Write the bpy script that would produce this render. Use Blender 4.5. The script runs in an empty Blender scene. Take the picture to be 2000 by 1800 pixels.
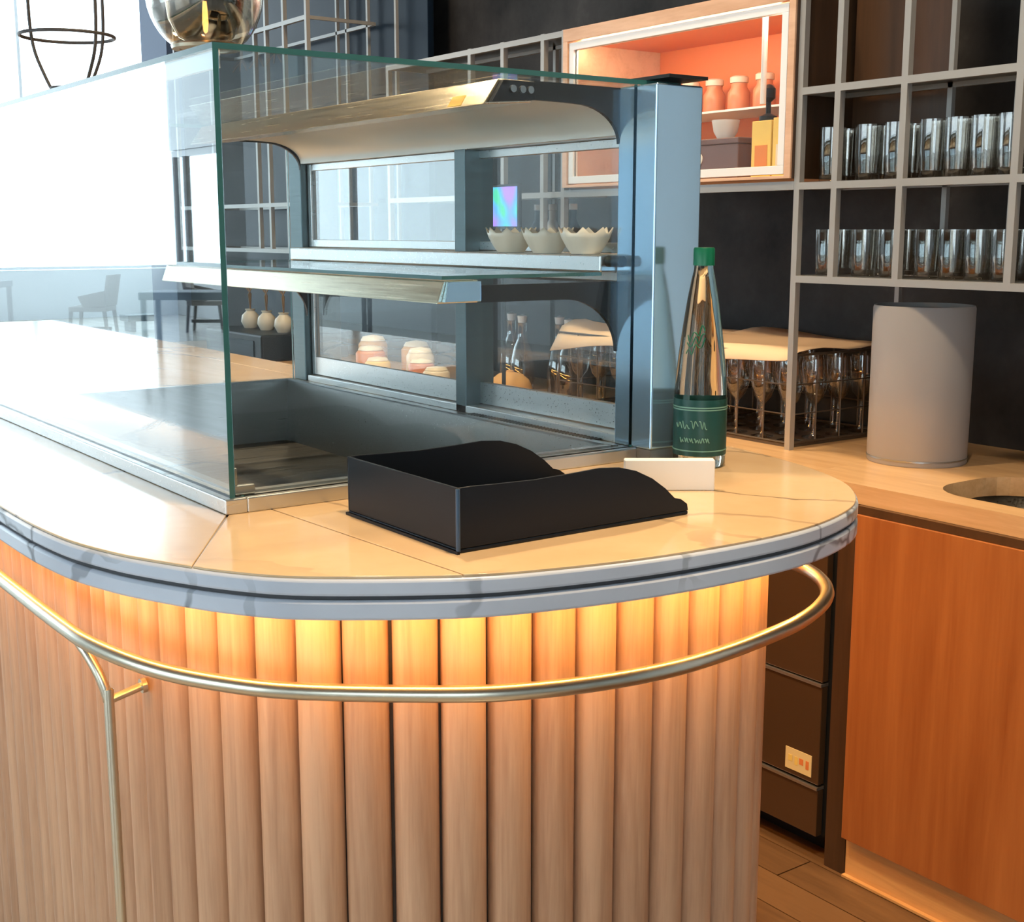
import bpy, bmesh, math, random
from mathutils import Vector, Matrix
random.seed(7)
SC = bpy.context.scene
COL = SC.collection
PI = math.pi

# ------------------------------------------------------------------ camera, sky, lights, exposure
F_PX = 2525.0                       # focal length in pixels of the 2000 x 1800 frame
PITCH = math.radians(10.105)
YAW = math.radians(35.774)
cam_d = bpy.data.cameras.new('camera')
cam_d.sensor_width = 36.0
cam_d.lens = 36.0 * F_PX / 2000.0
cam_d.clip_start = 0.05
cam = bpy.data.objects.new('camera', cam_d)
COL.objects.link(cam)
cam.location = (0, 0, 1.55)
cam.rotation_euler = (PI / 2 - PITCH, 0, -YAW)
SC.camera = cam

world = bpy.data.worlds.new('sky')
SC.world = world
world.use_nodes = True
bg = world.node_tree.nodes['Background']
bg.inputs[0].default_value = (0.80, 0.93, 1.0, 1)
bg.inputs[1].default_value = 6.0

vs = SC.view_settings
vs.view_transform = 'Standard'
vs.look = 'None'
vs.exposure = -0.32
vs.gamma = 1.0
vs.use_curve_mapping = False


def area_light(name, loc, size, energy, color, rot=(0, 0, 0), size_y=None, spread=None):
    d = bpy.data.lights.new(name, 'AREA')
    d.energy = energy
    d.color = color
    d.size = size
    if size_y:
        d.shape = 'RECTANGLE'
        d.size_y = size_y
    if spread:
        d.spread = spread
    o = bpy.data.objects.new(name, d)
    COL.objects.link(o)
    o.location = loc
    o.rotation_euler = rot
    return o


# unseen downlights above the bar, added as warm fill (their fittings are built with the ceiling below)
FILL_DOWNLIGHTS = [(1.0, 0.9), (1.15, 2.3), (1.15, 4.0), (2.3, 0.9), (2.3, 2.6), (2.3, 4.4)]
for i, (x, y) in enumerate(FILL_DOWNLIGHTS):
    area_light('fill_downlight_lamp', (x, y, 3.36), 0.16, 34 if i < 3 else 17, (1.0, 0.74, 0.46), spread=math.radians(120))


# ------------------------------------------------------------------ materials
def mat(name):
    m = bpy.data.materials.new(name)
    m.use_nodes = True
    nt = m.node_tree
    b = nt.nodes['Principled BSDF']
    return m, nt, b


def plain(name, col, rough=0.5, metal=0.0, **kw):
    m, nt, b = mat(name)
    b.inputs['Base Color'].default_value = (*col, 1)
    b.inputs['Roughness'].default_value = rough
    b.inputs['Metallic'].default_value = metal
    for k, v in kw.items():
        b.inputs[k.replace('_', ' ')].default_value = v
    return m


def noise(nt, scale, detail=4, vec=None, mapping=None, rough=0.55, distortion=0.0):
    n = nt.nodes.new('ShaderNodeTexNoise')
    n.inputs['Scale'].default_value = scale
    n.inputs['Detail'].default_value = detail
    n.inputs['Roughness'].default_value = rough
    n.inputs['Distortion'].default_value = distortion
    g = nt.nodes.new('ShaderNodeNewGeometry')
    src = g.outputs['Position']
    if mapping is not None:
        mp = nt.nodes.new('ShaderNodeMapping')
        mp.inputs['Scale'].default_value = mapping
        nt.links.new(src, mp.inputs['Vector'])
        src = mp.outputs['Vector']
    nt.links.new(vec or src, n.inputs['Vector'])
    return n


def ramp(nt, fac, stops):
    r = nt.nodes.new('ShaderNodeValToRGB')
    el = r.color_ramp.elements
    while len(el) < len(stops):
        el.new(0.5)
    for e, (p, c) in zip(el, stops):
        e.position = p
        e.color = (*c, 1)
    nt.links.new(fac, r.inputs['Fac'])
    return r


def wood(name, dark, light, grain=(45, 45, 2.2), rough=0.45, per_object=0.25, bump=0.0):
    m, nt, b = mat(name)
    g = nt.nodes.new('ShaderNodeNewGeometry')
    oi = nt.nodes.new('ShaderNodeObjectInfo')
    mp = nt.nodes.new('ShaderNodeMapping')
    mp.inputs['Scale'].default_value = grain
    nt.links.new(g.outputs['Position'], mp.inputs['Vector'])
    add = nt.nodes.new('ShaderNodeVectorMath')
    add.operation = 'MULTIPLY_ADD'
    cmb = nt.nodes.new('ShaderNodeCombineXYZ')
    for k in range(3):
        nt.links.new(oi.outputs['Random'], cmb.inputs[k])
    nt.links.new(cmb.outputs[0], add.inputs[0])
    add.inputs[1].default_value = (37, 53, 91)
    nt.links.new(mp.outputs[0], add.inputs[2])
    n1 = noise(nt, 1.0, 5, vec=add.outputs[0], distortion=0.6)
    n2 = noise(nt, 6.0, 3, vec=add.outputs[0])
    mx = nt.nodes.new('ShaderNodeMath')
    mx.operation = 'MULTIPLY_ADD'
    nt.links.new(n2.outputs['Fac'], mx.inputs[0])
    mx.inputs[1].default_value = 0.35
    nt.links.new(n1.outputs['Fac'], mx.inputs[2])
    ad2 = nt.nodes.new('ShaderNodeMath')
    ad2.operation = 'MULTIPLY_ADD'
    nt.links.new(oi.outputs['Random'], ad2.inputs[0])
    ad2.inputs[1].default_value = per_object
    nt.links.new(mx.outputs[0], ad2.inputs[2])
    r = ramp(nt, ad2.outputs[0], [(0.35, dark), (0.95, light)])
    nt.links.new(r.outputs['Color'], b.inputs['Base Color'])
    b.inputs['Roughness'].default_value = rough
    if bump:
        bp = nt.nodes.new('ShaderNodeBump')
        bp.inputs['Strength'].default_value = bump
        bp.inputs['Distance'].default_value = 0.002
        nt.links.new(n2.outputs['Fac'], bp.inputs['Height'])
        nt.links.new(bp.outputs[0], b.inputs['Normal'])
    return m


def marble(name, base, base2, vein, rough, vscale=2.6, vein_w=0.035, coat=0.0, stretch=None):
    m, nt, b = mat(name)
    nz = noise(nt, 1.6, 5)
    g = nt.nodes.new('ShaderNodeNewGeometry')
    mixv = nt.nodes.new('ShaderNodeVectorMath')
    mixv.operation = 'MULTIPLY_ADD'
    nt.links.new(nz.outputs['Color'], mixv.inputs[0])
    mixv.inputs[1].default_value = (0.45, 0.45, 0.45)
    nt.links.new(g.outputs['Position'], mixv.inputs[2])
    vo = nt.nodes.new('ShaderNodeTexVoronoi')
    vo.feature = 'DISTANCE_TO_EDGE'
    vo.inputs['Scale'].default_value = vscale
    vsrc = mixv.outputs[0]
    if stretch:
        mp = nt.nodes.new('ShaderNodeMapping')
        mp.inputs['Scale'].default_value = stretch
        nt.links.new(vsrc, mp.inputs['Vector'])
        vsrc = mp.outputs[0]
    nt.links.new(vsrc, vo.inputs['Vector'])
    vr = ramp(nt, vo.outputs['Distance'], [(0.0, (0, 0, 0)), (vein_w, (1, 1, 1))])
    nb = noise(nt, 3.0, 6)
    br = ramp(nt, nb.outputs['Fac'], [(0.3, base), (0.7, base2)])
    # veins come and go
    nv = noise(nt, 2.2, 2)
    nvr = ramp(nt, nv.outputs['Fac'], [(0.42, (1, 1, 1)), (0.58, (0, 0, 0))])
    mxv = nt.nodes.new('ShaderNodeMath')
    mxv.operation = 'MAXIMUM'
    nt.links.new(vr.outputs['Color'], mxv.inputs[0])
    nt.links.new(nvr.outputs['Color'], mxv.inputs[1])
    mx = nt.nodes.new('ShaderNodeMix')
    mx.data_type = 'RGBA'
    nt.links.new(mxv.outputs[0], mx.inputs['Factor'])
    mx.inputs['A'].default_value = (*vein, 1)
    nt.links.new(br.outputs['Color'], mx.inputs['B'])
    nt.links.new(mx.outputs['Result'], b.inputs['Base Color'])
    b.inputs['Roughness'].default_value = rough
    b.inputs['Coat Weight'].default_value = coat
    b.inputs['Coat Roughness'].default_value = 0.04
    return m


def pane_glass(name, tint, refl=1.0, f0=0.04):
    """Flat glass: clear body with Schlick reflection."""
    m = bpy.data.materials.new(name)
    m.use_nodes = True
    nt = m.node_tree
    nt.nodes.remove(nt.nodes['Principled BSDF'])
    out = nt.nodes['Material Output']
    lw = nt.nodes.new('ShaderNodeLayerWeight')
    lw.inputs['Blend'].default_value = 0.5
    pw = nt.nodes.new('ShaderNodeMath')
    pw.operation = 'POWER'
    nt.links.new(lw.outputs['Facing'], pw.inputs[0])
    pw.inputs[1].default_value = 5.0
    ma = nt.nodes.new('ShaderNodeMath')
    ma.operation = 'MULTIPLY_ADD'
    ma.use_clamp = True
    nt.links.new(pw.outputs[0], ma.inputs[0])
    ma.inputs[1].default_value = (1 - f0) * refl
    ma.inputs[2].default_value = f0 * refl
    tr = nt.nodes.new('ShaderNodeBsdfTransparent')
    tr.inputs[0].default_value = (*tint, 1)
    gl = nt.nodes.new('ShaderNodeBsdfGlossy')
    gl.inputs['Roughness'].default_value = 0.0
    gl.inputs['Color'].default_value = (1, 1, 1, 1)
    mx = nt.nodes.new('ShaderNodeMixShader')
    nt.links.new(ma.outputs[0], mx.inputs[0])
    nt.links.new(tr.outputs[0], mx.inputs[1])
    nt.links.new(gl.outputs[0], mx.inputs[2])
    nt.links.new(mx.outputs[0], out.inputs['Surface'])
    return m


def solid_glass(name, tint, rough=0.0, ior=1.45):
    m = bpy.data.materials.new(name)
    m.use_nodes = True
    nt = m.node_tree
    nt.nodes.remove(nt.nodes['Principled BSDF'])
    out = nt.nodes['Material Output']
    g = nt.nodes.new('ShaderNodeBsdfGlass')
    g.inputs['Color'].default_value = (*tint, 1)
    g.inputs['Roughness'].default_value = rough
    g.inputs['IOR'].default_value = ior
    nt.links.new(g.outputs[0], out.inputs['Surface'])
    return m


def emit(name, col, strength):
    m, nt, b = mat(name)
    b.inputs['Base Color'].default_value = (*col, 1)
    b.inputs['Emission Color'].default_value = (*col, 1)
    b.inputs['Emission Strength'].default_value = strength
    return m


def brushed(name, col, rough=0.28, axis=(2, 2, 90)):
    m, nt, b = mat(name)
    b.inputs['Metallic'].default_value = 1.0
    b.inputs['Base Color'].default_value = (*col, 1)
    n = noise(nt, 3.0, 3, mapping=axis)
    r = ramp(nt, n.outputs['Fac'], [(0.3, (rough * 0.75,) * 3), (0.7, (rough * 1.3,) * 3)])
    nt.links.new(r.outputs['Color'], b.inputs['Roughness'])
    return m


MT = {}
MT['slat'] = wood('oak_slat', (0.34, 0.165, 0.082), (0.60, 0.365, 0.22), rough=0.5, per_object=0.22, bump=0.15)
MT['panel_wood'] = wood('orange_veneer', (0.27, 0.072, 0.014), (0.44, 0.155, 0.040), grain=(14, 14, 0.9), rough=0.4, per_object=0.05)
MT['plinth_wood'] = wood('pale_plinth_wood', (0.50, 0.24, 0.07), (0.70, 0.38, 0.14), grain=(3, 3, 40), rough=0.45)
MT['worktop'] = wood('worktop_wood', (0.50, 0.29, 0.13), (0.72, 0.48, 0.26), grain=(30, 2.0, 30), rough=0.28, per_object=0.0)
MT['frame_wood'] = wood('cabinet_frame_wood', (0.50, 0.27, 0.15), (0.74, 0.48, 0.32), grain=(20, 3, 20), rough=0.4)
MT['brown_wood'] = wood('dark_brown_wood', (0.030, 0.014, 0.006), (0.075, 0.036, 0.016), grain=(20, 20, 1.5), rough=0.35)
MT['floor_wood'] = wood('floor_oak', (0.06, 0.027, 0.010), (0.15, 0.075, 0.030), grain=(30, 2.5, 30), rough=0.38, per_object=0.3)
MT['floor_far'] = wood('floor_far_oak', (0.42, 0.40, 0.36), (0.62, 0.61, 0.57), grain=(6, 0.7, 6), rough=0.22, per_object=0.0)
MT['stone_edge'] = marble('sky_lit_marble', (0.48, 0.52, 0.60), (0.62, 0.66, 0.74), (0.10, 0.11, 0.13), 0.22, 5.0, 0.03)  # bluish sky reflection on the slab edge, put into the stone colour
MT['stone_top'] = marble('warm_lit_marble', (0.60, 0.40, 0.215), (0.74, 0.55, 0.34), (0.20, 0.14, 0.09), 0.12, 2.4, 0.022, stretch=(1.6, 0.55, 1))  # warm light on the counter top, put into the stone colour
MT['groove'] = plain('dark_joint', (0.05, 0.05, 0.055), 0.7)
MT['core'] = plain('counter_core_dark', (0.06, 0.04, 0.03), 0.8)
MT['brass'] = plain('satin_brass', (0.62, 0.57, 0.46), 0.28, 1.0)
MT['steel'] = brushed('brushed_steel', (0.34, 0.37, 0.38), 0.34)
MT['steel_post'] = brushed('dark_post_steel', (0.11, 0.15, 0.16), 0.4)
MT['steel_h'] = brushed('brushed_steel_flat', (0.66, 0.68, 0.68), 0.34, (2, 90, 90))
MT['steel_dark'] = brushed('basin_steel', (0.26, 0.26, 0.25), 0.36, (2, 90, 90))
MT['steel_panel'] = plain('steel_panel_blue_reflection', (0.38, 0.58, 0.76), 0.14, 0.8)  # blue reflection on the post put into the steel's base colour
MT['warm_reflection_steel'] = brushed('lamp_housing_warm_reflection', (0.86, 0.76, 0.58), 0.22, (90, 2, 90))  # warm wood mirrored in the stainless housing, put into its colour
MT['canopy'] = plain('pale_canopy_sheet', (0.62, 0.62, 0.58), 0.35, 0.3)
MT['black_metal'] = plain('black_metal', (0.010, 0.012, 0.014), 0.42, 0.0, Specular_IOR_Level=0.25)
MT['rack_metal'] = plain('grey_rack_metal', (0.38, 0.37, 0.35), 0.4, 0.35)
MT['rack_dark'] = plain('shelf_plate_smoked', (0.06, 0.06, 0.06), 0.3)
MT['glass_case'] = pane_glass('case_glass', (0.97, 0.985, 0.985), 0.5)
MT['glass_edge'] = plain('glass_edge_teal', (0.025, 0.11, 0.11), 0.15)
MT['glass_window'] = pane_glass('window_glass', (0.97, 0.99, 1.0), 1.0)
MT['glass_door'] = pane_glass('case_door_glass', (0.93, 0.96, 0.97), 1.7)
MT['glass_front'] = pane_glass('case_front_glass', (0.94, 0.98, 0.99), 1.75)
MT['glass_niche'] = pane_glass('cabinet_glass', (0.98, 0.98, 0.97), 0.35)
MT['tumbler'] = pane_glass('clear_tumbler_glass', (0.90, 0.88, 0.84), 1.5, 0.065)
MT['stemware'] = pane_glass('stemware_glass', (0.88, 0.86, 0.83), 1.7, 0.08)
MT['bottle_clear'] = solid_glass('clear_bottle_glass', (0.96, 0.98, 0.92), 0.0, 1.34)
MT['bottle_green'] = solid_glass('green_bottle_glass', (0.25, 0.5, 0.32))
MT['amber_glass'] = pane_glass('amber_lamp_glass', (0.96, 0.92, 0.86), 1.8, 0.06)
MT['smoke_glass'] = pane_glass('smoked_amber_glass', (0.55, 0.44, 0.34), 1.2, 0.06)
MT['water'] = solid_glass('water', (0.98, 0.99, 0.97), 0, 1.33)
MT['label_green'] = plain('green_label', (0.002, 0.055, 0.048), 0.35)
MT['label_print'] = plain('pale_label_print', (0.16, 0.34, 0.27), 0.5)
MT['cap_green'] = plain('green_cap', (0.0, 0.13, 0.06), 0.35)
MT['tray'] = plain('black_tray_plastic', (0.006, 0.009, 0.014), 0.36, 0.0, Specular_IOR_Level=0.22)
MT['tray_edge'] = plain('blue_edge_plastic', (0.03, 0.07, 0.13), 0.3)
MT['white_card'] = plain('white_card', (0.82, 0.82, 0.80), 0.5)
MT['grey_drum'] = plain('grey_felt', (0.36, 0.35, 0.345), 0.75)
MT['paper'] = plain('brown_paper', (0.80, 0.58, 0.37), 0.7)
MT['crate'] = plain('brown_crate_wire', (0.10, 0.075, 0.055), 0.45, 0.3)
MT['bread'] = plain('bread_crust', (0.62, 0.36, 0.14), 0.7)
MT['cream'] = plain('cream_porcelain', (0.80, 0.72, 0.58), 0.35)
MT['orange'] = plain('orange_glaze', (0.75, 0.26, 0.06), 0.4)
MT['orange_wall'] = plain('orange_niche_lining', (0.72, 0.20, 0.06), 0.5)
MT['yellow'] = plain('yellow_card', (0.85, 0.62, 0.16), 0.5)
MT['mauve'] = plain('mauve_box', (0.16, 0.10, 0.10), 0.45)
MT['rosy'] = plain('rosy_jar', (0.62, 0.24, 0.12), 0.3)
MT['white'] = plain('white_paint', (0.82, 0.84, 0.86), 0.5)
MT['lantern_wire'] = plain('grey_brown_wire', (0.045, 0.04, 0.04), 0.5)
MT['pillar'] = plain('blue_grey_pillar', (0.20, 0.25, 0.36), 0.6)
MT['chair'] = plain('taupe_upholstery', (0.22, 0.19, 0.16), 0.7)
MT['chair_leg'] = plain('dark_chair_leg', (0.10, 0.09, 0.08), 0.5)
MT['table_grey'] = plain('grey_table', (0.12, 0.15, 0.17), 0.5)
MT['fridge'] = plain('bronze_fridge_door', (0.12, 0.066, 0.032), 0.30, 0.5)
MT['fridge_trim'] = plain('fridge_trim_steel', (0.55, 0.52, 0.48), 0.35, 0.9)
MT['plate'] = plain('cream_rating_plate', (0.78, 0.62, 0.30), 0.5)
MT['plate_print'] = plain('orange_plate_print', (0.75, 0.22, 0.06), 0.5)
MT['navy'] = plain('navy_glazed_panel', (0.006, 0.014, 0.028), 0.35, 0.0, Specular_IOR_Level=0.15)
MT['ceiling'] = plain('dark_ceiling', (0.16, 0.15, 0.14), 0.8)
MT['led'] = emit('warm_led', (1.0, 0.47, 0.10), 130.0)
MT['lamp_glow'] = emit('lamp_filament', (1.0, 0.70, 0.32), 14.0)
MT['down_glow'] = emit('fill_downlight_lens', (1.0, 0.82, 0.6), 6.0)
MT['niche_led'] = emit('niche_lamp', (1.0, 0.80, 0.55), 34.0)
MT['twig'] = plain('dry_twig', (0.30, 0.18, 0.09), 0.8)


def slate(name):
    m, nt, b = mat(name)
    n = noise(nt, 2.2, 8, rough=0.65)
    r = ramp(nt, n.outputs['Fac'], [(0.34, (0.010, 0.010, 0.011)), (0.60, (0.040, 0.039, 0.040)), (0.78, (0.085, 0.083, 0.082))])
    nt.links.new(r.outputs['Color'], b.inputs['Base Color'])
    b.inputs['Roughness'].default_value = 0.6
    b.inputs['Specular IOR Level'].default_value = 0.2
    return m


MT['slate'] = slate('dark_slate_plaster')


def screen_mat():
    m, nt, b = mat('lit_screen')
    n = noise(nt, 9.0, 1)
    r = ramp(nt, n.outputs['Fac'], [(0.38, (0.05, 0.55, 0.35)), (0.5, (0.10, 0.35, 0.85)), (0.62, (0.35, 0.2, 0.8))])
    nt.links.new(r.outputs['Color'], b.inputs['Base Color'])
    nt.links.new(r.outputs['Color'], b.inputs['Emission Color'])
    b.inputs['Emission Strength'].default_value = 1.2
    return m


MT['screen'] = screen_mat()


# ------------------------------------------------------------------ mesh helpers
class M:
    def __init__(s):
        s.v, s.f, s.mi = [], [], []

    def face(s, idx, mi=0):
        s.f.append(idx)
        s.mi.append(mi)

    def box(s, x0, x1, y0, y1, z0, z1, mi=0, side_mi=None):
        b = len(s.v)
        s.v += [(x0, y0, z0), (x1, y0, z0), (x1, y1, z0), (x0, y1, z0), (x0, y0, z1), (x1, y0, z1), (x1, y1, z1), (x0, y1, z1)]
        for q in ((0, 3, 2, 1), (4, 5, 6, 7), (0, 1, 5, 4), (1, 2, 6, 5), (2, 3, 7, 6), (3, 0, 4, 7)):
            s.face([b + i for i in q], mi)
        return s

    def pane(s, x0, x1, y0, y1, z0, z1):
        """Glass box whose narrow faces take material slot 1."""
        n0 = len(s.mi)
        s.box(x0, x1, y0, y1, z0, z1)
        d = (x1 - x0, y1 - y0, z1 - z0)
        thin = d.index(min(d))
        axis = (2, 2, 1, 0, 1, 0)
        for k in range(6):
            s.mi[n0 + k] = 0 if axis[k] == thin else 1
        return s

    def prism(s, poly, axis, a, b, mi=0):
        """poly: list of 2D points; axis 'x','y','z' extruded a..b."""
        n = len(poly)
        o = len(s.v)

        def P(p, t):
            return {'z': (p[0], p[1], t), 'y': (p[0], t, p[1]), 'x': (t, p[0], p[1])}[axis]
        s.v += [P(p, a) for p in poly] + [P(p, b) for p in poly]
        for i in range(n):
            j = (i + 1) % n
            s.face([o + i, o + j, o + n + j, o + n + i], mi)
        s.face([o + i for i in reversed(range(n))], mi)
        s.face([o + n + i for i in range(n)], mi)
        return s

    def tube(s, path, r, n=10, closed=False, mi=0):
        path = [Vector(p) for p in path]
        o = len(s.v)
        k = len(path)
        up = Vector((0, 0, 1))
        for i, p in enumerate(path):
            a = path[(i - 1) % k] if (closed or i > 0) else p
            c = path[(i + 1) % k] if (closed or i < k - 1) else p
            t = (c - a).normalized()
            ref = up if abs(t.z) < 0.95 else Vector((1, 0, 0))
            if i == 0:
                u = t.cross(ref).normalized()
            else:
                u = (pu - t * pu.dot(t)).normalized()
            pu = u
            w = t.cross(u)
            for q in range(n):
                an = 2 * PI * q / n
                s.v.append(tuple(p + (u * math.cos(an) + w * math.sin(an)) * r))
        rng = k if closed else k - 1
        for i in range(rng):
            j = (i + 1) % k
            for q in range(n):
                q2 = (q + 1) % n
                s.face([o + i * n + q, o + i * n + q2, o + j * n + q2, o + j * n + q], mi)
        if not closed:
            s.face([o + q for q in reversed(range(n))], mi)
            s.face([o + (k - 1) * n + q for q in range(n)], mi)
        return s

    def lathe(s, prof, n=24, c=(0, 0, 0), mi=0, close=False):
        """prof: (r, z) list; r=0 ends are collapsed."""
        o = len(s.v)
        rings = []
        for r, z in prof:
            if r < 1e-6:
                rings.append([len(s.v)])
                s.v.append((c[0], c[1], c[2] + z))
            else:
                rings.append(list(range(len(s.v), len(s.v) + n)))
                for q in range(n):
                    an = 2 * PI * q / n
                    s.v.append((c[0] + r * math.cos(an), c[1] + r * math.sin(an), c[2] + z))
        pairs = list(zip(rings, rings[1:]))
        if close:
            pairs.append((rings[-1], rings[0]))
        for A, B in pairs:
            for q in range(n):
                q2 = (q + 1) % n
                if len(A) == 1 and len(B) == 1:
                    continue
                if len(A) == 1:
                    s.face([A[0], B[q2], B[q]], mi)
                elif len(B) == 1:
                    s.face([A[q], A[q2], B[0]], mi)
                else:
                    s.face([A[q], A[q2], B[q2], B[q]], mi)
        return s

    def mesh(s, name, mats, smooth=None, fix=True):
        me = bpy.data.meshes.new(name)
        me.from_pydata(s.v, [], s.f)
        for m in mats if isinstance(mats, (list, tuple)) else [mats]:
            me.materials.append(MT[m] if isinstance(m, str) else m)
        me.polygons.foreach_set('material_index', s.mi)
        if fix:
            bm = bmesh.new()
            bm.from_mesh(me)
            bmesh.ops.recalc_face_normals(bm, faces=bm.faces)
            bm.to_mesh(me)
            bm.free()
        if smooth:
            me.polygons.foreach_set('use_smooth', [True] * len(me.polygons))
            me.set_sharp_from_angle(angle=math.radians(smooth))
        me.update()
        return me

    def build(s, name, mats, parent=None, smooth=None, bevel=0, loc=None):
        """World coordinates in, object origin at the parent's (or loc)."""
        org = Vector((0, 0, 0))
        if loc is not None:
            org = Vector(loc)
        elif parent is not None:
            org = world_loc(parent)
        elif s.v:
            xs = [p[0] for p in s.v]
            ys = [p[1] for p in s.v]
            zs = [p[2] for p in s.v]
            org = Vector(((min(xs) + max(xs)) / 2, (min(ys) + max(ys)) / 2, min(zs)))
        s.v = [(p[0] - org.x, p[1] - org.y, p[2] - org.z) for p in s.v]
        o = bpy.data.objects.new(name, s.mesh(name, mats, smooth))
        COL.objects.link(o)
        if parent is not None:
            o.parent = parent
            o.location = org - world_loc(parent)
        else:
            o.location = org
        if bevel:
            bv = o.modifiers.new('bevel', 'BEVEL')
            bv.width = bevel
            bv.segments = 2
            bv.limit_method = 'ANGLE'
        return o


def world_loc(o):
    v = Vector(o.location)
    while o.parent is not None:
        o = o.parent
        v += Vector(o.location)
    return v


def empty(name, loc, label=None, cat=None, group=None, kind=None):
    o = bpy.data.objects.new(name, None)
    o.empty_display_size = 0.1
    COL.objects.link(o)
    o.location = loc
    tag(o, label, cat, group, kind)
    return o


def tag(o, label=None, cat=None, group=None, kind=None):
    if label:
        o['label'] = label
    if cat:
        o['category'] = cat
    if group:
        o['group'] = group
    if kind:
        o['kind'] = kind
    return o


def inst(name, me, parent=None, loc=(0, 0, 0), rotz=0.0):
    o = bpy.data.objects.new(name, me)
    COL.objects.link(o)
    o.parent = parent
    o.location = loc
    o.rotation_euler = (0, 0, rotz)
    return o


def copy_tree(o, parent=None):
    c = o.copy()
    COL.objects.link(c)
    c.parent = parent
    for ch in list(o.children):
        copy_tree(ch, c)
    return c


def catmull(pts, per=8):
    out = []
    n = len(pts)
    for i in range(n - 1):
        p0 = Vector(pts[max(i - 1, 0)])
        p1 = Vector(pts[i])
        p2 = Vector(pts[i + 1])
        p3 = Vector(pts[min(i + 2, n - 1)])
        for k in range(per):
            t = k / per
            out.append(0.5 * ((2 * p1) + (p2 - p0) * t + (2 * p0 - 5 * p1 + 4 * p2 - p3) * t * t + (3 * p1 - p0 - 3 * p2 + p3) * t ** 3))
    out.append(Vector(pts[-1]))
    return out


def offset(poly, d):
    """Offset an open polyline to its left-hand side by d."""
    out = []
    n = len(poly)
    for i, p in enumerate(poly):
        a = poly[max(i - 1, 0)]
        c = poly[min(i + 1, n - 1)]
        t = (c - a).normalized()
        out.append(p + Vector((-t.y, t.x)) * d)
    return out


def resample(poly, step, start=0.0):
    """Points and tangents every step along a polyline."""
    out = []
    acc = 0.0
    nxt = start
    for a, c in zip(poly, poly[1:]):
        L = (c - a).length
        while nxt <= acc + L:
            t = (nxt - acc) / L
            out.append((a.lerp(c, t), (c - a).normalized()))
            nxt += step
        acc += L
    return out


ORD = ['first', 'second', 'third', 'fourth', 'fifth', 'sixth', 'seventh', 'eighth']

# ------------------------------------------------------------------ the setting
H_TOP = 1.15           # bar top
H_BACK = 0.97          # back worktop
X_WALL = 3.10

fl = tag(M().box(-8, 14, -5, 24, -0.12, -0.02).build('floor', 'floor_far', loc=(0, 0, 0)), kind='structure')
# oak planks in the bar aisle and in front of the counter
pm = M().box(-0.0585, 0.0585, -0.598, 0.598, -0.02, 0.0).mesh('plank', 'floor_wood')
for r in range(14):
    for c in range(4):
        p = inst('plank', pm, fl, (1.10 + r * 0.12, 0.2 + c * 1.2 + (r % 3) * 0.4 - 0.4, 0))
tag(M().box(-8, 3.4, -5, 8.1, 3.4, 3.6).build('ceiling', 'ceiling', loc=(0, 0, 3.4)), kind='structure')
tag(M().box(-8, 14, 8.1, 24, 7.0, 7.2).build('ceiling_hall', 'white', loc=(0, 8.1, 7.0)), kind='structure')
tag(M().box(-8, 14, 7.9, 8.1, 3.6, 7.2).build('wall_fascia', 'white'), kind='structure')
tag(M().box(X_WALL, X_WALL + 0.2, 0.15, 7.7, -0.02, 3.4).build('wall_back', 'slate'), kind='structure')
tag(M().box(X_WALL, X_WALL + 0.2, -5, 0.15, -0.02, 3.4).build('wall_side', 'white'), kind='structure')
tag(M().box(X_WALL + 0.2, 14, 7.5, 7.7, -0.02, 3.4).build('wall_return', 'white'), kind='structure')
tag(M().box(14, 14.2, 7.7, 24, -0.02, 7.2).build('wall_right', 'white'), kind='structure')
tag(M().box(-8, 3.1, -5.2, -5, -0.02, 0.7).build('wall_rear', 'white'), kind='structure')
tag(M().box(-2.38, 3.1, -5.2, -5, 0.7, 3.4).build('wall_rear_corner', 'white'), kind='structure')
tag(M().box(-8, 13.9, 23.8, 24, -0.02, 0.85).build('wall_far_parapet', 'white'), kind='structure')
tag(M().box(-8, -7.8, 8.1, 23.8, -0.02, 0.85).build('wall_left_parapet', 'white'), kind='structure')
tag(M().box(3.02, 3.42, 7.72, 8.14, -0.02, 3.4).build('wall_pillar', 'pillar'), kind='structure')


def window_wall(name, axis, at, a0, a1, z0, z1, bay, bar=0.05, cuts=None, frame='white'):
    root = empty(name, (at, (a0 + a1) / 2, z0) if axis == 'x' else ((a0 + a1) / 2, at, z0), kind='structure')
    n = max(1, round((a1 - a0) / bay))

    def B(m, u0, u1, w0, w1, d, f='box'):
        if axis == 'x':
            getattr(m, f)(at - d, at + d, u0, u1, w0, w1)
        else:
            getattr(m, f)(u0, u1, at - d, at + d, w0, w1)
        return m
    B(M(), a0, a1, z0, z0 + bar, 0.06).build('window_sill', 'white', root)
    B(M(), a0, a1, z1 - bar, z1, 0.06).build('window_head', 'white', root)
    us = cuts or [a0 + (a1 - a0) * i / n for i in range(n + 1)]
    for i, u in enumerate(us):
        B(M(), u - bar / 2, u + bar / 2, z0 + bar, z1 - bar, 0.05).build('mullion', frame, root)
        if i < len(us) - 1:
            u2 = us[i + 1]
            B(M(), u + bar / 2, u2 - bar / 2, z0 + bar, z1 - bar, 0.006).build('pane', 'glass_window', root)
    return root


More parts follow.
